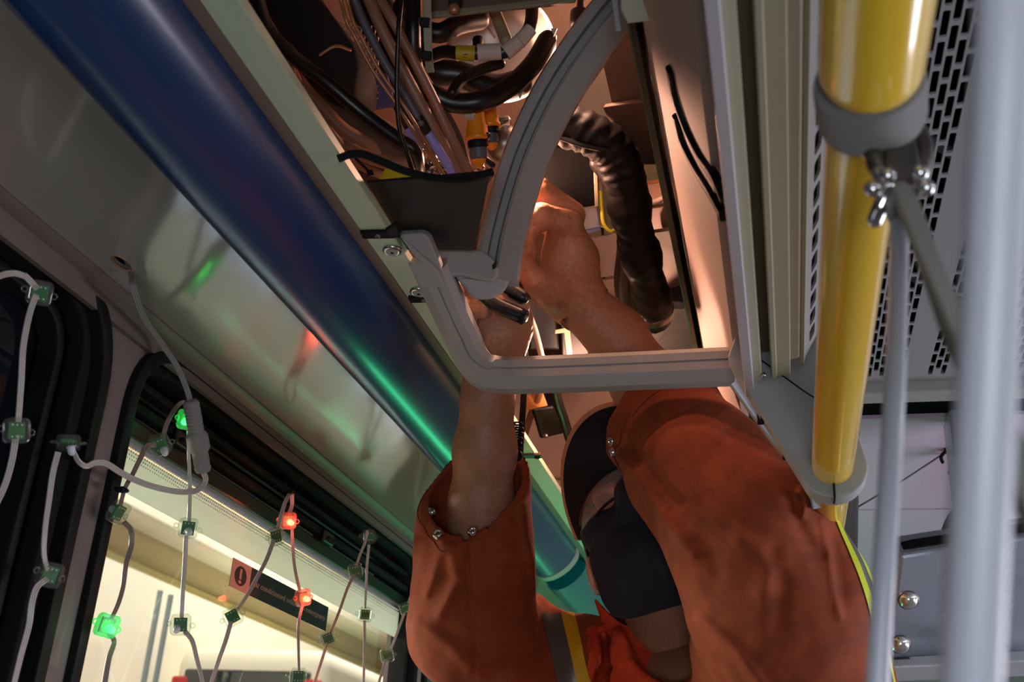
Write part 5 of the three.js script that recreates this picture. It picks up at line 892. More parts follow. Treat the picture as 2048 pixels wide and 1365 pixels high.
// ================================================================ the man
{
  const man = group('person');
  // --- joints
  const CA = P(952, 985, 1.21), WA = P(985, 700, 1.185), EA = P(938, 1250, 1.20), SA = P(1165, 1380, 1.36);
  const WB = P(1142, 576, 1.235), FB = P(1232, 672, 1.235), CB = P(1315, 830, 1.20), EB = P(1490, 1060, 1.055), SB = P(1602, 1385, 1.08);
  const down = V3(0, -1, 0), mid = SA.clone().lerp(SB, 0.5), across = SB.clone().sub(SA).normalize(), facing = V3().crossVectors(across, V3(0, 1, 0)).normalize();
  if (facing.dot(TOCAM) < 0) facing.negate();
  const hip = mid.clone().addScaledVector(down, 0.52), hipA = hip.clone().addScaledVector(across, -0.085), hipB = hip.clone().addScaledVector(across, 0.085);
  const HC = P(1312, 1088, 1.30);                      // head
  const hf = lens(-0.35, -0.75, -0.56).normalize(), hl0 = lens(0.936, -0.32, -0.16), hu = V3().crossVectors(hf, hl0).normalize(), hl = V3().crossVectors(hu, hf).normalize();
  const up_ = hu.dot(lens(-0.07, -0.6, 0.8)) < 0 ? -1 : 1; hu.multiplyScalar(up_);
  const loc = (fn) => (x, y, z) => { x -= HC.x; y -= HC.y; z -= HC.z; return fn(x * hl.x + y * hl.y + z * hl.z, x * hu.x + y * hu.y + z * hu.z, x * hf.x + y * hf.y + z * hf.z); };
  const hp = (a, b, c) => HC.clone().addScaledVector(hl, a).addScaledVector(hu, b).addScaledVector(hf, c);
  const ell = (cx, cy, cz, rx, ry, rz) => (a, b, c) => { const x = (a - cx) / rx, y = (b - cy) / ry, z = (c - cz) / rz, k = Math.sqrt(x * x + y * y + z * z), g = Math.sqrt((x / rx) ** 2 + (y / ry) ** 2 + (z / rz) ** 2); return k * (k - 1) / Math.max(g, 1e-6); };
  const lcap = (a, b, ra, rb) => cap(V3(...a), V3(...b), ra, rb);
  const faceL = (() => {
    const skull = ell(0, 0.045, -0.015, 0.076, 0.092, 0.096), jaw = ell(0, -0.045, 0.028, 0.058, 0.068, 0.062), chin = lcap([-0.012, -0.098, 0.072], [0.012, -0.098, 0.072], 0.017, 0.017);
    const nose = lcap([0, 0.012, 0.088], [0, -0.028, 0.112], 0.008, 0.013), brow = lcap([-0.04, 0.022, 0.078], [0.04, 0.022, 0.078], 0.012, 0.012), cheekA = ell(-0.042, -0.022, 0.062, 0.026, 0.022, 0.022), cheekB = ell(0.042, -0.022, 0.062, 0.026, 0.022, 0.022);
    const earA = ell(-0.080, -0.002, -0.008, 0.008, 0.032, 0.018), earB = ell(0.080, -0.002, -0.008, 0.008, 0.032, 0.018), eyeA = ell(-0.032, 0.004, 0.082, 0.014, 0.010, 0.012), eyeB = ell(0.032, 0.004, 0.082, 0.014, 0.010, 0.012), mouth = lcap([-0.022, -0.062, 0.094], [0.022, -0.062, 0.094], 0.006, 0.006);
    return (a, b, c) => { let d = smin(skull(a, b, c), jaw(a, b, c), 0.045); d = smin(d, chin(a, b, c), 0.03); d = smin(d, cheekA(a, b, c), 0.02); d = smin(d, cheekB(a, b, c), 0.02); d = smin(d, brow(a, b, c), 0.015); d = smax(d, -eyeA(a, b, c), 0.012); d = smax(d, -eyeB(a, b, c), 0.012); d = smin(d, nose(a, b, c), 0.012); d = smin(d, mouth(a, b, c), 0.012); d = smin(d, earA(a, b, c), 0.006); return smin(d, earB(a, b, c), 0.006); };
  })();
  const NB = P(1372, 1300, 1.27);
  const neck = chain(0.02, [hp(0, -0.06, -0.03), P(1352, 1220, 1.255), NB], [0.054, 0.053, 0.062]);
  const headF = loc(faceL), headNeck = (x, y, z) => smin(headF(x, y, z), neck(x, y, z), 0.03);
  // --- skin: head and neck, forearms, hands, torso hidden in the coverall
  const skinParts = [];
  { const [lo, hi] = bounds([HC, NB], 0.15); skinParts.push(nets(headNeck, lo, hi, 0.0042)); }
  const foreA = chain(0.02, [WA, P(975, 800, 1.19), P(970, 900, 1.20), P(962, 1010, 1.21), P(950, 1120, 1.205)], [0.0255, 0.0255, 0.0315, 0.0325, 0.032]);
  { const [lo, hi] = bounds([WA, P(944, 1120, 1.205)], 0.05); skinParts.push(nets(foreA, lo, hi, 0.005)); }
  const foreB = chain(0.02, [WB, P(1180, 625, 1.235), FB, P(1290, 765, 1.22), P(1370, 900, 1.145)], [0.0255, 0.0255, 0.031, 0.036, 0.036]);
  { const [lo, hi] = bounds([WB, P(1370, 900, 1.165)], 0.05); skinParts.push(nets(foreB, lo, hi, 0.005)); }
  const fingers = (list, k = 0.006) => blend(k, ...list.map(([pts, rs]) => chain(0.006, pp(pts), rs)));
  // left hand, upper right of the picture
  const handBf = (() => {
    const palm = blend(0.022, chain(0.02, pp([[1148, 580, 1.232], [1150, 520, 1.222], [1134, 452, 1.205]]), [0.0245, 0.0225, 0.0165]), chain(0.02, pp([[1135, 585, 1.24], [1128, 520, 1.235], [1118, 455, 1.235]]), [0.022, 0.020, 0.015]), chain(0.02, pp([[1122, 598, 1.225], [1100, 578, 1.208], [1082, 566, 1.198]]), [0.020, 0.0170, 0.0130]));
    const f = [fingers([[[[1138, 446, 1.198], [1082, 432, 1.178], [1050, 470, 1.180], [1060, 504, 1.190]], [0.0150, 0.0132, 0.0112, 0.0088]]], 0.004),
      fingers([[[[1142, 430, 1.212], [1080, 384, 1.200], [1050, 418, 1.197], [1046, 455, 1.205]], [0.0160, 0.0145, 0.0118, 0.0092]]], 0.004),
      fingers([[[[1126, 440, 1.238], [1068, 404, 1.232], [1038, 436, 1.226], [1040, 470, 1.222]], [0.0145, 0.0128, 0.0105, 0.0085]]], 0.004),
      fingers([[[[1112, 458, 1.258], [1062, 430, 1.258], [1040, 458, 1.250], [1044, 482, 1.243]], [0.0125, 0.0112, 0.0095, 0.0078]]], 0.004)];
    const thumb = chain(0.008, pp([[1104, 590, 1.205], [1070, 560, 1.188], [1041, 526, 1.182], [1018, 488, 1.186]]), [0.0165, 0.0128, 0.0112, 0.0085]);
    return (x, y, z) => { let d = palm(x, y, z); let g = f[0](x, y, z); for (let i = 1; i < 4; i++) g = smin(g, f[i](x, y, z), 0.0012); d = smin(d, g, 0.007); d = smin(d, thumb(x, y, z), 0.010); return smin(d, foreB(x, y, z), 0.02) - 0.0005 * noise3(x * 140, y * 140, z * 140); };
  })();
  { const [lo, hi] = bounds(pp([[1148, 600, 1.23], [1140, 430, 1.2], [1015, 420, 1.2], [1030, 480, 1.26], [1100, 380, 1.2]]), 0.03); skinParts.push(nets(handBf, lo, hi, 0.0028)); }
  // right hand, behind the bar, closed on the tool handles
  const handAf = (() => {
    const palm = blend(0.022, chain(0.02, pp([[985, 705, 1.185], [985, 655, 1.18], [985, 612, 1.175]]), [0.0255, 0.0265, 0.021]), chain(0.02, pp([[968, 705, 1.19], [945, 655, 1.19], [935, 612, 1.185]]), [0.022, 0.0235, 0.018]), chain(0.02, pp([[1008, 690, 1.185], [1022, 655, 1.172], [1028, 632, 1.165]]), [0.020, 0.018, 0.0135]));
    const f = [fingers([[[[985, 600, 1.165], [950, 570, 1.145], [965, 598, 1.125], [998, 606, 1.118]], [0.0128, 0.0115, 0.010, 0.0085]]]), fingers([[[[955, 606, 1.168], [915, 584, 1.15], [930, 615, 1.13], [965, 622, 1.122]], [0.0130, 0.0118, 0.0102, 0.0086]]]), fingers([[[[930, 618, 1.175], [892, 602, 1.16], [905, 634, 1.14], [938, 640, 1.13]], [0.0122, 0.0112, 0.0098, 0.0084]]]), fingers([[[[922, 640, 1.182], [888, 632, 1.17], [902, 656, 1.152], [928, 658, 1.145]], [0.0108, 0.0098, 0.0088, 0.0076]]])];
    const thumb = chain(0.008, pp([[1016, 672, 1.178], [1036, 640, 1.158], [1034, 612, 1.138], [1010, 594, 1.128]]), [0.0165, 0.0125, 0.0112, 0.0088]);
    return (x, y, z) => { let d = palm(x, y, z); let g = f[0](x, y, z); for (let i = 1; i < 4; i++) g = smin(g, f[i](x, y, z), 0.0025); d = smin(d, g, 0.010); d = smin(d, thumb(x, y, z), 0.010); return smin(d, foreA(x, y, z), 0.02) - 0.0005 * noise3(x * 140, y * 140, z * 140); };
  })();
  { const [lo, hi] = bounds(pp([[985, 720, 1.18], [880, 620, 1.16], [1040, 600, 1.12], [960, 560, 1.13], [930, 640, 1.19]]), 0.03); skinParts.push(nets(handAf, lo, hi, 0.0028)); }
  const trunk = blend(0.05, cap(SA.clone().addScaledVector(across, 0.06), SB.clone().addScaledVector(across, -0.06), 0.05), cap(mid.clone().addScaledVector(down, 0.08), hip, 0.085));
  { const [lo, hi] = bounds([SA, SB, hip], 0.12); skinParts.push(nets(trunk, lo, hi, 0.014)); }
  mesh(merge(skinParts), M.skin, 'body', man);
  // --- coverall
  const folds = [ // pixel polyline, width px, height m
    [[[872, 1062], [905, 1110], [918, 1160], [880, 1230]], 13, 0.006], [[[885, 1090], [868, 1150], [852, 1190]], 10, 0.004], [[[930, 1060], [935, 1150], [945, 1240], [950, 1365]], 6, -0.003], [[[1040, 1010], [1052, 1080], [1075, 1170], [1090, 1240]], 12, 0.004], [[[835, 1250], [900, 1290], [960, 1360]], 16, 0.005],
    [[[1232, 905], [1290, 980], [1345, 1060], [1385, 1110]], 11, 0.0055], [[[1262, 890], [1320, 960], [1360, 1010]], 10, -0.0045], [[[1585, 995], [1600, 1060], [1625, 1100], [1640, 1110]], 14, -0.004], [[[1262, 905], [1330, 842], [1410, 800]], 4, -0.0022], [[[886, 1088], [960, 1076], [1036, 1004]], 4, -0.0018], [[[1600, 985], [1612, 1000], [1606, 1030]], 8, 0.007], [[[1645, 1042], [1660, 1120], [1668, 1180], [1680, 1235]], 8, 0.003], [[[1655, 1045], [1672, 1120], [1684, 1190]], 14, -0.002],
    [[[1480, 1085], [1520, 1100], [1545, 1130], [1530, 1180]], 22, 0.006], [[[1545, 1110], [1565, 1180], [1560, 1250]], 18, -0.005], [[[1400, 1240], [1460, 1290], [1520, 1365]], 14, 0.005], [[[1205, 1270], [1212, 1310], [1208, 1365]], 7, -0.006], [[[1192, 1275], [1200, 1320], [1192, 1365]], 6, 0.004], [[[1330, 1000], [1400, 1060], [1440, 1140]], 18, -0.003], [[[1420, 860], [1500, 930], [1560, 990]], 20, 0.003], [[[1240, 1270], [1290, 1300], [1330, 1330]], 10, 0.003]];
  const segs = []; for (const [pl, w, h] of folds) for (let i = 1; i < pl.length; i++) segs.push([pl[i - 1][0], pl[i - 1][1], pl[i][0] - pl[i - 1][0], pl[i][1] - pl[i - 1][1], w, h, i]);
  const foldAt = (x, y, z) => { const [px, py] = pixelOf({ x, y, z }); let s = 0; const best = {}; for (const g of segs) { let t = ((px - g[0]) * g[2] + (py - g[1]) * g[3]) / (g[2] * g[2] + g[3] * g[3]); t = t < 0 ? 0 : t > 1 ? 1 : t; const q = Math.hypot(px - g[0] - g[2] * t, py - g[1] - g[3] * t) / g[4]; if (q < 3) { const k = g[4] + ',' + g[5]; const v = g[5] * Math.exp(-q * q); if (best[k] === undefined || Math.abs(v) > Math.abs(best[k])) best[k] = v; } } for (const k in best) s += best[k]; return s + 0.0024 * noise3(x * 12, y * 8, z * 12) + 0.0007 * noise3(x * 34, y * 26, z * 34); };
  const extA = CA.clone().lerp(P(958, 880, 1.21), 1.0), extB = P(1232, 718, 1.24);
  const sleeveA = chain(0.04, [extA, CA, P(945, 1120, 1.205), EA], [0.048, 0.049, 0.056, 0.062]), upperA = chain(0.04, [EA, P(1050, 1330, 1.28), SA], [0.062, 0.066, 0.075]);
  const holeA = chain(0.03, [extA, CA, P(946, 1100, 1.205), P(942, 1180, 1.20)], [0.0418, 0.0428, 0.046, 0.03]);
  const sleeveB = chain(0.04, [extB, CB, P(1400, 945, 1.11), EB], [0.054, 0.0570, 0.0640, 0.0715]), upperB = chain(0.05, [EB, P(1560, 1220, 1.05), SB], [0.0715, 0.0775, 0.082]);
  const holeB = chain(0.03, [extB, CB, P(1380, 915, 1.14)], [0.0475, 0.0505, 0.03]);
  const cutA = planeOf(P(876, 940, 1.245), P(886, 1062, 1.165), P(1034, 946, 1.21), EA), cutB = planeOf(P(1208, 875, 1.17), P(1285, 772, 1.16), P(1420, 775, 1.22), EB);
  const chestTop = SA.clone().lerp(SB, 0.5).addScaledVector(down, -0.015), chest = blend(0.05, chain(0.05, [SA, chestTop, SB], [0.072, 0.082, 0.080]), cap(mid.clone().addScaledVector(down, 0.12).addScaledVector(across, -0.06), mid.clone().addScaledVector(down, 0.12).addScaledVector(across, 0.06), 0.115), cap(mid.clone().addScaledVector(down, 0.12), hip, 0.125, 0.13), cap(hipA, hipB, 0.10));
  const kneeA = V3(hipA.x - 0.02, 0.52, hipA.z + 0.02), kneeB = V3(hipB.x + 0.03, 0.52, hipB.z + 0.03), footA = V3(hipA.x - 0.04, 0.10, hipA.z - 0.02), footB = V3(hipB.x + 0.05, 0.10, hipB.z - 0.02);
  const vCut = blend(0.01, chain(0.01, pp([[1338, 1215, 1.20], [1340, 1275, 1.16], [1343, 1340, 1.10], [1345, 1400, 1.06]]), [0.058, 0.044, 0.020, 0.006]), chain(0.01, pp([[1338, 1215, 1.26], [1340, 1275, 1.22], [1343, 1340, 1.17], [1345, 1400, 1.12]]), [0.058, 0.046, 0.024, 0.008]), cap(NB.clone().addScaledVector(facing, 0.05).addScaledVector(down, -0.02), NB.clone().addScaledVector(facing, 0.14).addScaledVector(down, 0.12), 0.052, 0.012), cap(NB.clone().addScaledVector(down, -0.12), NB, 0.066));
  const cover = (x, y, z) => {
    const f = foldAt(x, y, z);
    let d = smin(chest(x, y, z), smin(upperA(x, y, z), upperB(x, y, z), 0.03), 0.045);
    const a = smax(sleeveA(x, y, z), cutA(x, y, z), 0.003), b = smax(sleeveB(x, y, z), cutB(x, y, z), 0.003);
    d = smin(smin(d, a, 0.03), b, 0.03) - f;
    d = smax(d, -holeA(x, y, z), 0.002); d = smax(d, -holeB(x, y, z), 0.002); return smax(d, -vCut(x, y, z), 0.006);
  };
  let coverGeo;
  { const [lo, hi] = bounds([extA, EA, SA, SB, EB, extB, CA, CB], 0.10); lo.y = mid.y - 0.36; coverGeo = nets(cover, lo, hi, 0.0035); }
  const suit = mesh(coverGeo, M.coverall, 'coverall', man);
  { const legs = blend(0.05, cap(mid.clone().addScaledVector(down, 0.30), hip, 0.13, 0.125), cap(hipA, hipB, 0.105), chain(0.04, [hipA, kneeA, footA], [0.10, 0.078, 0.062]), chain(0.04, [hipB, kneeB, footB], [0.10, 0.078, 0.062]));
    const fl = (x, y, z) => legs(x, y, z) + 0.004 * noise3(x * 12, y * 8, z * 12); const [lo, hi] = bounds([mid.clone().addScaledVector(down, 0.30), hipA, hipB, footA, footB], 0.16); lo.y = 0.08; mesh(nets(fl, lo, hi, 0.012), M.coverall, 'trousers', man); }
  for (const f of [footA, footB]) { const toe = f.clone().addScaledVector(facing, 0.17); toe.y = 0.042; const heel = f.clone(); heel.y = 0.045; const b = blend(0.03, cap(heel, toe, 0.046, 0.040), cap(heel, V3(f.x, 0.16, f.z), 0.05)); const fb = (x, y, z) => smax(b(x, y, z), 0.002 - y, 0.004); const [lo, hi] = bounds([heel, toe, V3(f.x, 0.16, f.z)], 0.07); mesh(nets(fb, lo, hi, 0.008), M.boot, 'boot', man); }
  // bands lifted off the coverall: reflective stripes and hems
  function lift(planes, off, pick = () => true) {
    const g = flat_(coverGeo), p = g.attributes.position, n = g.attributes.normal, pos = [], nr = [], uv = [];
    for (let i = 0; i < p.count; i += 3) {
      let poly = [0, 1, 2].map((k) => [V3().fromBufferAttribute(p, i + k), V3().fromBufferAttribute(n, i + k)]);
      if (!pick(poly[0][0], poly[0][1])) continue;
      for (const pl of planes) { const o = []; for (let k = 0; k < poly.length; k++) { const a = poly[k], b = poly[(k + 1) % poly.length], da = pl(a[0].x, a[0].y, a[0].z), db = pl(b[0].x, b[0].y, b[0].z); if (da <= 0) o.push(a); if (da * db < 0) { const t = da / (da - db); o.push([a[0].clone().lerp(b[0], t), a[1].clone().lerp(b[1], t)]); } } poly = o; if (poly.length < 3) break; }
      for (let k = 2; k < poly.length; k++) for (const v of [poly[0], poly[k - 1], poly[k]]) { const q = v[0].clone().addScaledVector(v[1], off); pos.push(q.x, q.y, q.z); nr.push(v[1].x, v[1].y, v[1].z); uv.push(q.x, q.y); }
    }
    const r = new THREE.BufferGeometry(); r.setAttribute('position', new THREE.Float32BufferAttribute(pos, 3)); r.setAttribute('normal', new THREE.Float32BufferAttribute(nr, 3)); r.setAttribute('uv', new THREE.Float32BufferAttribute(uv, 2)); return r;
  }
  const slab = (a, b, t0, t1) => { const d = b.clone().sub(a), L = d.length(); d.normalize(); const k = d.dot(a); return [(x, y, z) => k + t0 * L - (d.x * x + d.y * y + d.z * z), (x, y, z) => d.x * x + d.y * y + d.z * z - k - t1 * L]; };
  const nearArm = (a, b, r) => { const c = cap(a, b, r); return (p) => c(p.x, p.y, p.z) < 0; };
  const upA0 = P(1040, 1330, 1.27), upB0 = P(1560, 1200, 1.10);
  const sA = slab(P(1108, 1325, 1.25), P(1168, 1310, 1.25), 0, 0.58), pickA = ((q) => (p) => q(p) && pixelOf(p)[1] > 1228)(nearArm(EA, SA, 0.12));
  mesh(lift(sA, 0.0012, pickA), M.reflective, 'reflective_stripe', man);
  mesh(lift(slab(P(1108, 1325, 1.25), P(1168, 1310, 1.25), 0.58, 1), 0.0013, pickA), M.hiYellowWarm, 'yellow_stripe', man);
  const b0 = P(1688, 1190, 1.05), b1 = P(1742, 1176, 1.05), pickB = (p) => cap(EB, SB, 0.13)(p.x, p.y, p.z) < 0;
  mesh(lift(slab(b0, b1, 0.1, 0.34), 0.0012, pickB), M.hiYellow, 'yellow_stripe', man); mesh(lift(slab(b0, b1, 0.34, 0.62), 0.0012, pickB), M.reflective, 'reflective_stripe', man); mesh(lift(slab(b0, b1, 0.62, 0.86), 0.0012, pickB), M.hiYellow, 'yellow_stripe', man);
  mesh(lift([...slab(P(1455, 1340, 1.1), P(1492, 1340, 1.1), 0, 1)], 0.0012, (p, n) => n.dot(TOCAM) > 0.1 && pixelOf(p)[1] > 1300 && cap(mid, hip, 0.2)(p.x, p.y, p.z) < 0), M.hiYellowWarm, 'chest_stripe', man);
  { const fr = (p, n) => { const [x, y] = pixelOf(p); return n.dot(TOCAM) > -0.2 && x > 1172 && x < 1345 && y > 1255 && cap(SA, SB, 0.16)(p.x, p.y, p.z) < 0; }; mesh(lift([], 0.0008, fr), M.litCloth, 'chest_light_patch', man); }  // patch of brighter cloth colour stands in for light falling on the chest
  // cuff hems: an extra layer of cloth near the opening
  mesh(lift([(x, y, z) => -cutA(x, y, z) - 0.020, cutA], 0.0010, (p) => sleeveA(p.x, p.y, p.z) > -0.0015 && sleeveA(p.x, p.y, p.z) < 0.012), M.coverall, 'cuff_hem', man);
  mesh(lift([(x, y, z) => -cutB(x, y, z) - 0.030, cutB], 0.0010, (p) => sleeveB(p.x, p.y, p.z) > -0.0015 && sleeveB(p.x, p.y, p.z) < 0.012), M.coverall, 'cuff_hem', man);
  // snaps
  function onSuit(px, py, d0 = 0.9) { let d = d0; const r = P(px, py, 1).sub(EYE); for (let i = 0; i < 80; i++) { const p = EYE.clone().addScaledVector(r, d), k = cover(p.x, p.y, p.z); if (k < 0.0004) break; d += Math.max(k * 0.5, 0.0005); if (d > 1.6) break; } const p = EYE.clone().addScaledVector(r, d), e = 0.002, n = V3(cover(p.x + e, p.y, p.z) - cover(p.x - e, p.y, p.z), cover(p.x, p.y + e, p.z) - cover(p.x, p.y - e, p.z), cover(p.x, p.y, p.z + e) - cover(p.x, p.y, p.z - e)).normalize(); return [p, n]; }
  for (const [x, y] of [[946, 1066], [877, 1071], [863, 1026], [1225, 883], [1227, 905]]) { const [p, n] = onSuit(x, y); const s = mesh(lathe([[0.0024, 0.0006], [0.0030, 0.0030], [0.0040, 0.0034], [0.0052, 0.0028], [0.0056, 0.0012], [0.0056, -0.001]], p.addScaledVector(n, 0.0006), n, 24), M.steel, 'snap_button', man); mesh(lathe([[0.0025, 0.0012], [0, 0.0012]], p, n, 16), M.darkSteel, 'snap_centre', s); }
  // --- collar (light painted into its brighter cloth) and shirt
  const sheet = (rows, th, m, name) => { // grid of points -> solid sheet
    const nU = 14, nV = rows.length, cs = rows.map((r) => curveOf(pp(r))), pos = [], idx = [], uv = [], nrm = [];
    const G = []; for (let v = 0; v < nV; v++) for (let u = 0; u <= nU; u++) G.push(cs[v].getPoint(u / nU));
    for (const s of [0, 1]) for (let v = 0; v < nV; v++) for (let u = 0; u <= nU; u++) { const p = G[v * (nU + 1) + u], a = G[v * (nU + 1) + Math.min(nU, u + 1)].clone().sub(G[v * (nU + 1) + Math.max(0, u - 1)]), b = G[Math.min(nV - 1, v + 1) * (nU + 1) + u].clone().sub(G[Math.max(0, v - 1) * (nU + 1) + u]), n = a.cross(b).normalize(); if (n.dot(TOCAM) < 0) n.negate(); const q = p.clone().addScaledVector(n, s ? -th : 0); pos.push(q.x, q.y, q.z); uv.push(q.x, q.y); }
    const o = nV * (nU + 1); for (let v = 0; v < nV - 1; v++) for (let u = 0; u < nU; u++) { const a = v * (nU + 1) + u, b = a + nU + 1; idx.push(a, b, a + 1, b, b + 1, a + 1, o + a, o + a + 1, o + b, o + b, o + a + 1, o + b + 1); }
    const rim = []; for (let u = 0; u <= nU; u++) rim.push(u); for (let v = 1; v < nV; v++) rim.push(v * (nU + 1) + nU); for (let u = nU - 1; u >= 0; u--) rim.push((nV - 1) * (nU + 1) + u); for (let v = nV - 2; v > 0; v--) rim.push(v * (nU + 1));
    for (let i = 0; i < rim.length; i++) { const a = rim[i], b = rim[(i + 1) % rim.length]; idx.push(a, o + a, b, b, o + a, o + b); }
    const g = new THREE.BufferGeometry(); g.setAttribute('position', new THREE.Float32BufferAttribute(pos, 3)); g.setAttribute('uv', new THREE.Float32BufferAttribute(uv, 2)); g.setIndex(idx); const h = flat_(g); h.computeVertexNormals(); return mesh(creased(h, 0.9), m, name, man);
  };
  sheet([[[1188, 1202, 1.270], [1210, 1222, 1.255], [1240, 1246, 1.245], [1275, 1262, 1.245], [1310, 1290, 1.235], [1345, 1365, 1.19], [1355, 1400, 1.17]], [[1190, 1206, 1.272], [1210, 1240, 1.255], [1236, 1265, 1.235], [1262, 1290, 1.225], [1285, 1325, 1.205], [1310, 1380, 1.175], [1322, 1420, 1.16]], [[1192, 1212, 1.274], [1206, 1250, 1.262], [1220, 1276, 1.245], [1240, 1300, 1.225], [1258, 1335, 1.21], [1275, 1390, 1.18], [1285, 1430, 1.165]]], 0.003, M.litCloth, 'collar');
  sheet([[[1460, 1225, 1.20], [1432, 1262, 1.19], [1405, 1305, 1.175], [1372, 1352, 1.16], [1340, 1410, 1.15]], [[1470, 1240, 1.195], [1442, 1285, 1.18], [1414, 1335, 1.165], [1384, 1390, 1.15], [1360, 1430, 1.145]], [[1482, 1262, 1.19], [1452, 1310, 1.175], [1428, 1360, 1.16], [1402, 1410, 1.15], [1385, 1450, 1.14]]], 0.003, M.litCloth, 'collar');
  sheet([[[1400, 1240, 1.245], [1385, 1290, 1.225], [1370, 1345, 1.205], [1350, 1420, 1.185]], [[1440, 1270, 1.225], [1425, 1315, 1.205], [1405, 1370, 1.185], [1385, 1430, 1.175]], [[1470, 1290, 1.215], [1450, 1340, 1.195], [1430, 1390, 1.175], [1410, 1450, 1.165]]], 0.003, M.shirt, 'undershirt');
  // --- mask, glasses, cap, wrist strap, tool
  const maskBody = (() => { const e = ell(0, -0.062, 0.034, 0.0735, 0.078, 0.078), n = lcap([0, 0.000, 0.096], [0, -0.036, 0.122], 0.014, 0.018), c = lcap([-0.01, -0.104, 0.074], [0.01, -0.104, 0.074], 0.028, 0.028);
    return (a, b, c2) => { let d = smin(smin(e(a, b, c2), n(a, b, c2), 0.03), c(a, b, c2), 0.03); d = smin(d, faceL(a, b, c2) - 0.004, 0.004); const w = 0.0022 * Math.sin((a * 26 + b * 60 + c2 * 40)) + 0.0022 * noise3(a * 24, b * 30, c2 * 24) - 0.002 * Math.exp(-(a * a) / 0.00001); d += w; d = smax(d, b - 0.36 * (c2 - 0.10) - 0.004, 0.004); d = smax(d, -0.6 * b - 0.75 * c2 - 0.050, 0.006); d = smax(d, -b - 0.132, 0.006); return smax(d, -0.012 - c2, 0.004); }; })();
  const maskF = loc(maskBody); const mkB = [hp(0.08, 0.01, 0.0), hp(-0.08, -0.14, 0.13), hp(0, 0.01, 0.14), hp(0, -0.14, -0.02)];
  { const [lo, hi] = bounds(mkB, 0.03); mesh(nets(maskF, lo, hi, 0.0034), M.maskCloth, 'face_mask', man); }
  { // glasses: wraparound lens with a dark lower rim
    const row = (b, rr) => { const q = []; for (let i = 0; i <= 24; i++) { const t = (i / 24 - 0.5) * 2.5; q.push(hp(Math.sin(t) * 0.080 * rr, b - 0.006 * t * t, 0.022 + Math.cos(t) * 0.086 * rr)); } return q; };
    const top = row(0.027, 1.0), bot = row(-0.012, 0.97), pos = [], idx = []; for (let i = 0; i <= 24; i++) for (const [q] of [[top[i]], [top[i].clone().lerp(bot[i], 0.5).addScaledVector(hf, 0.003)], [bot[i]]]) pos.push(q.x, q.y, q.z);
    for (let i = 0; i < 24; i++) for (let k = 0; k < 2; k++) { const a = i * 3 + k, b = a + 3; idx.push(a, b, a + 1, b, b + 1, a + 1); }
    const g = new THREE.BufferGeometry(); g.setAttribute('position', new THREE.Float32BufferAttribute(pos, 3)); g.setAttribute('uv', new THREE.Float32BufferAttribute(new Array(pos.length / 3 * 2).fill(0), 2)); g.setIndex(idx); g.computeVertexNormals();
    const gl = group('safety_glasses'); mesh(g, M.lensTint, 'lens', gl); mesh(tube(bot, 0.0017, 60, 8), M.blackPlastic, 'lower_rim', gl); mesh(tube(top, 0.0015, 60, 8), M.blackPlastic, 'upper_rim', gl);
    for (const s of [-1, 1]) mesh(tube([hp(s * 0.0755, 0.008, 0.046), hp(s * 0.081, 0.006, 0.01), hp(s * 0.082, -0.004, -0.03)], 0.003, 14, 8), M.blackPlastic, 'temple', gl); man.add(gl); }
  { const cp = group('cap'), dome = (a, b, c) => { let d = ell(0, 0.052, -0.015, 0.086, 0.100, 0.106)(a, b, c); d = Math.max(d, -(ell(0, 0.050, -0.015, 0.081, 0.095, 0.101)(a, b, c))); return Math.max(d, -(b - 0.030 + 0.10 * (c < 0 ? -c * 0.2 : 0))); };
    const [lo, hi] = bounds([hp(0.1, 0.17, 0.1), hp(-0.1, 0.0, -0.14), hp(0.1, 0.0, 0.1), hp(-0.1, 0.17, -0.14)], 0.03); mesh(nets(loc(dome), lo, hi, 0.004), M.capUnder, 'crown', cp);
    const brim = (lift_, m, name, th, grow = 1) => { const nS = 40, nT = 12, pos = [], idx = [], uv = []; for (const s of [0, 1]) for (let j = 0; j <= nT; j++) for (let i = 0; i <= nS; i++) { const u = i / nS * 2 - 1, ang = u * 1.38, t = j / nT, ri = 0.084, x0 = Math.sin(ang) * ri, z0 = -0.010 + Math.cos(ang) * 0.100, len = 0.090 * grow * Math.pow(Math.max(Math.cos(u * Math.PI / 2), 0), 0.55), q = hp(x0 * (1 + 0.10 * t) * (1 + (grow - 1) * t), 0.036 + 0.012 * t - 0.85 * x0 * x0 * (0.6 + t * 1.9) + lift_ + (s ? th : 0), z0 + len * t); pos.push(q.x, q.y, q.z); uv.push(u, t); }
      const N = (nT + 1) * (nS + 1); for (let j = 0; j < nT; j++) for (let i = 0; i < nS; i++) { const a = j * (nS + 1) + i, b = a + nS + 1; idx.push(a, b, a + 1, b, b + 1, a + 1, N + a, N + a + 1, N + b, N + b, N + a + 1, N + b + 1); } const e = nT * (nS + 1); for (let i = 0; i < nS; i++) idx.push(e + i, N + e + i, e + i + 1, e + i + 1, N + e + i, N + e + i + 1);
      const g = new THREE.BufferGeometry(); g.setAttribute('position', new THREE.Float32BufferAttribute(pos, 3)); g.setAttribute('uv', new THREE.Float32BufferAttribute(uv, 2)); g.setIndex(idx); const h = flat_(g); h.computeVertexNormals(); mesh(creased(h, 0.8), m, name, cp); };
    brim(0, M.capUnder, 'brim_underside', 0.0016); brim(0.0017, M.capTan, 'brim_top', 0.0045, 1.035); man.add(cp); }
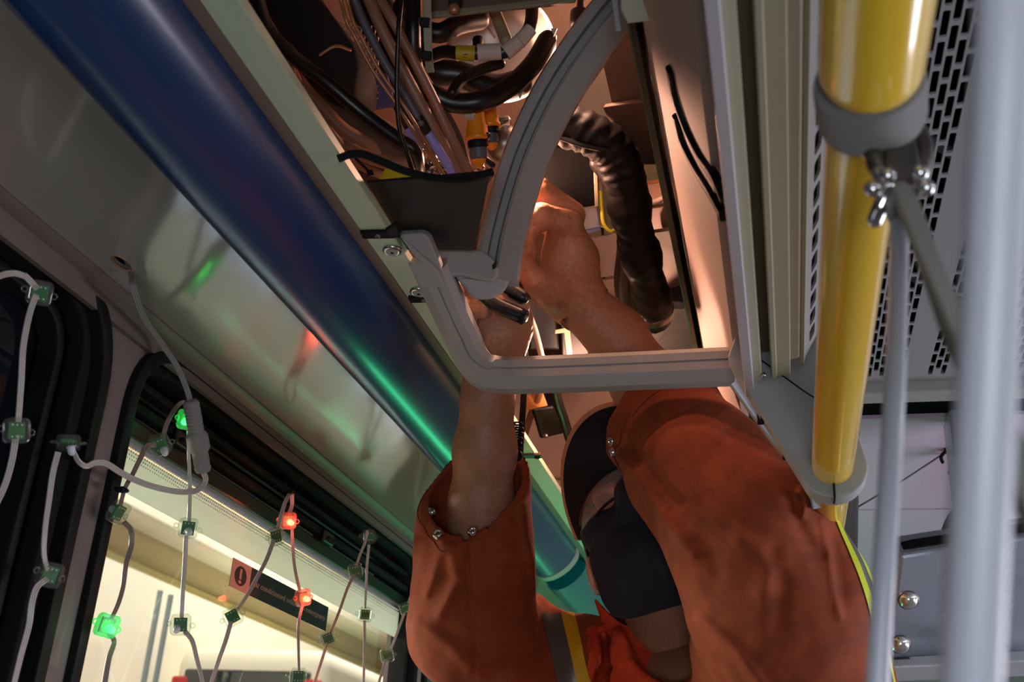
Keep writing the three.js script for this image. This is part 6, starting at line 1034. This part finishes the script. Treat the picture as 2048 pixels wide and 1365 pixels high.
  { const hr = (a, b, c) => smax(faceL(a, b, c) - 0.005, Math.max(b - 0.036, c + 0.012 - b * 0.1), 0.004), f = (a, b, c) => smax(hr(a, b, c), -b - 0.055, 0.004); const [lo, hi] = bounds([hp(0.09, 0.05, 0.04), hp(-0.09, -0.06, -0.12), hp(0.09, -0.06, 0.04), hp(-0.09, 0.05, -0.12)], 0.03); mesh(nets(loc(f), lo, hi, 0.004), M.hair, 'hair', man); }
  { const q = []; const c = P(968, 905, 1.20), ax = P(968, 960, 1.205).sub(P(970, 860, 1.197)).normalize(), e1 = V3().crossVectors(ax, TOCAM).normalize(), e2 = V3().crossVectors(e1, ax); for (let i = 0; i < 24; i++) { const a = i / 24 * Math.PI * 2; q.push(c.clone().addScaledVector(e1, Math.cos(a) * 0.0345).addScaledVector(e2, Math.sin(a) * 0.0345)); } }
  man.updateMatrixWorld(true);
  thing(man, 'man in an orange coverall, black mask and cap, reaching up into the open ceiling hatch', 'person');
  { const wb = group('wrist_band'); const pts = [[1040, 912, 1.215], [1043, 862, 1.215], [1047, 800, 1.22], [1050, 740, 1.24], [1050, 690, 1.30], [1052, 640, 1.36]]; mesh(tube(pp(pts), 0.0036, 30, 10), M.rubberDull, 'band', wb); for (let i = 0; i < 6; i++) mesh(new THREE.TorusGeometry(0.0046, 0.0010, 6, 14).rotateX(Math.PI / 2).translate(...P(1036 + Math.sin(i) * 2, 848 + i * 10, 1.2 + i * 0.0015).toArray()), M.rubber, 'knurl', wb); mesh(new THREE.SphereGeometry(0.0065, 12, 8).translate(...P(1034, 912, 1.205).toArray()), M.rubberDull, 'end_knob', wb); thing(wb, 'dark ribbed cord hanging down beside the forearm at left', 'cord'); }
  { const t = group('pliers'), h1 = [P(975, 545, 1.125), P(1010, 572, 1.122), P(1045, 595, 1.118)], h2 = [P(965, 592, 1.120), P(1000, 613, 1.114), P(1040, 631, 1.108)];
    mesh(tube(h1, 0.0074, 20, 18), M.blackPlastic, 'handle', t); mesh(tube(h2, 0.0080, 20, 18), M.blackPlastic, 'handle', t);
    const d = h2[2].clone().sub(h2[1]).normalize(); mesh(lathe([[0.0040, 0.006], [0.0078, 0.007], [0.0082, 0.002], [0.0078, -0.006]], h2[2], d, 8), M.rubberDull, 'handle_end', t); mesh(lathe([[0, 0.0082], [0.0040, 0.0082], [0.0045, 0.0068]], h2[2], d, 6), M.darkSteel, 'end_socket', t);
    mesh(tube([P(968, 548, 1.126), P(940, 545, 1.128), P(915, 540, 1.13)], 0.005, 12, 10), M.darkSteel, 'jaw', t);
    thing(t, 'black handled tool held in the man\'s right hand behind the grey frame', 'tool'); }
}

// ================================================================ renderer
const renderer = new THREE.WebGLRenderer({ antialias: true });
renderer.toneMapping = THREE.LinearToneMapping;
renderer.toneMappingExposure = EXPOSURE;
renderer.shadowMap.enabled = true;
renderer.render(scene, camera);
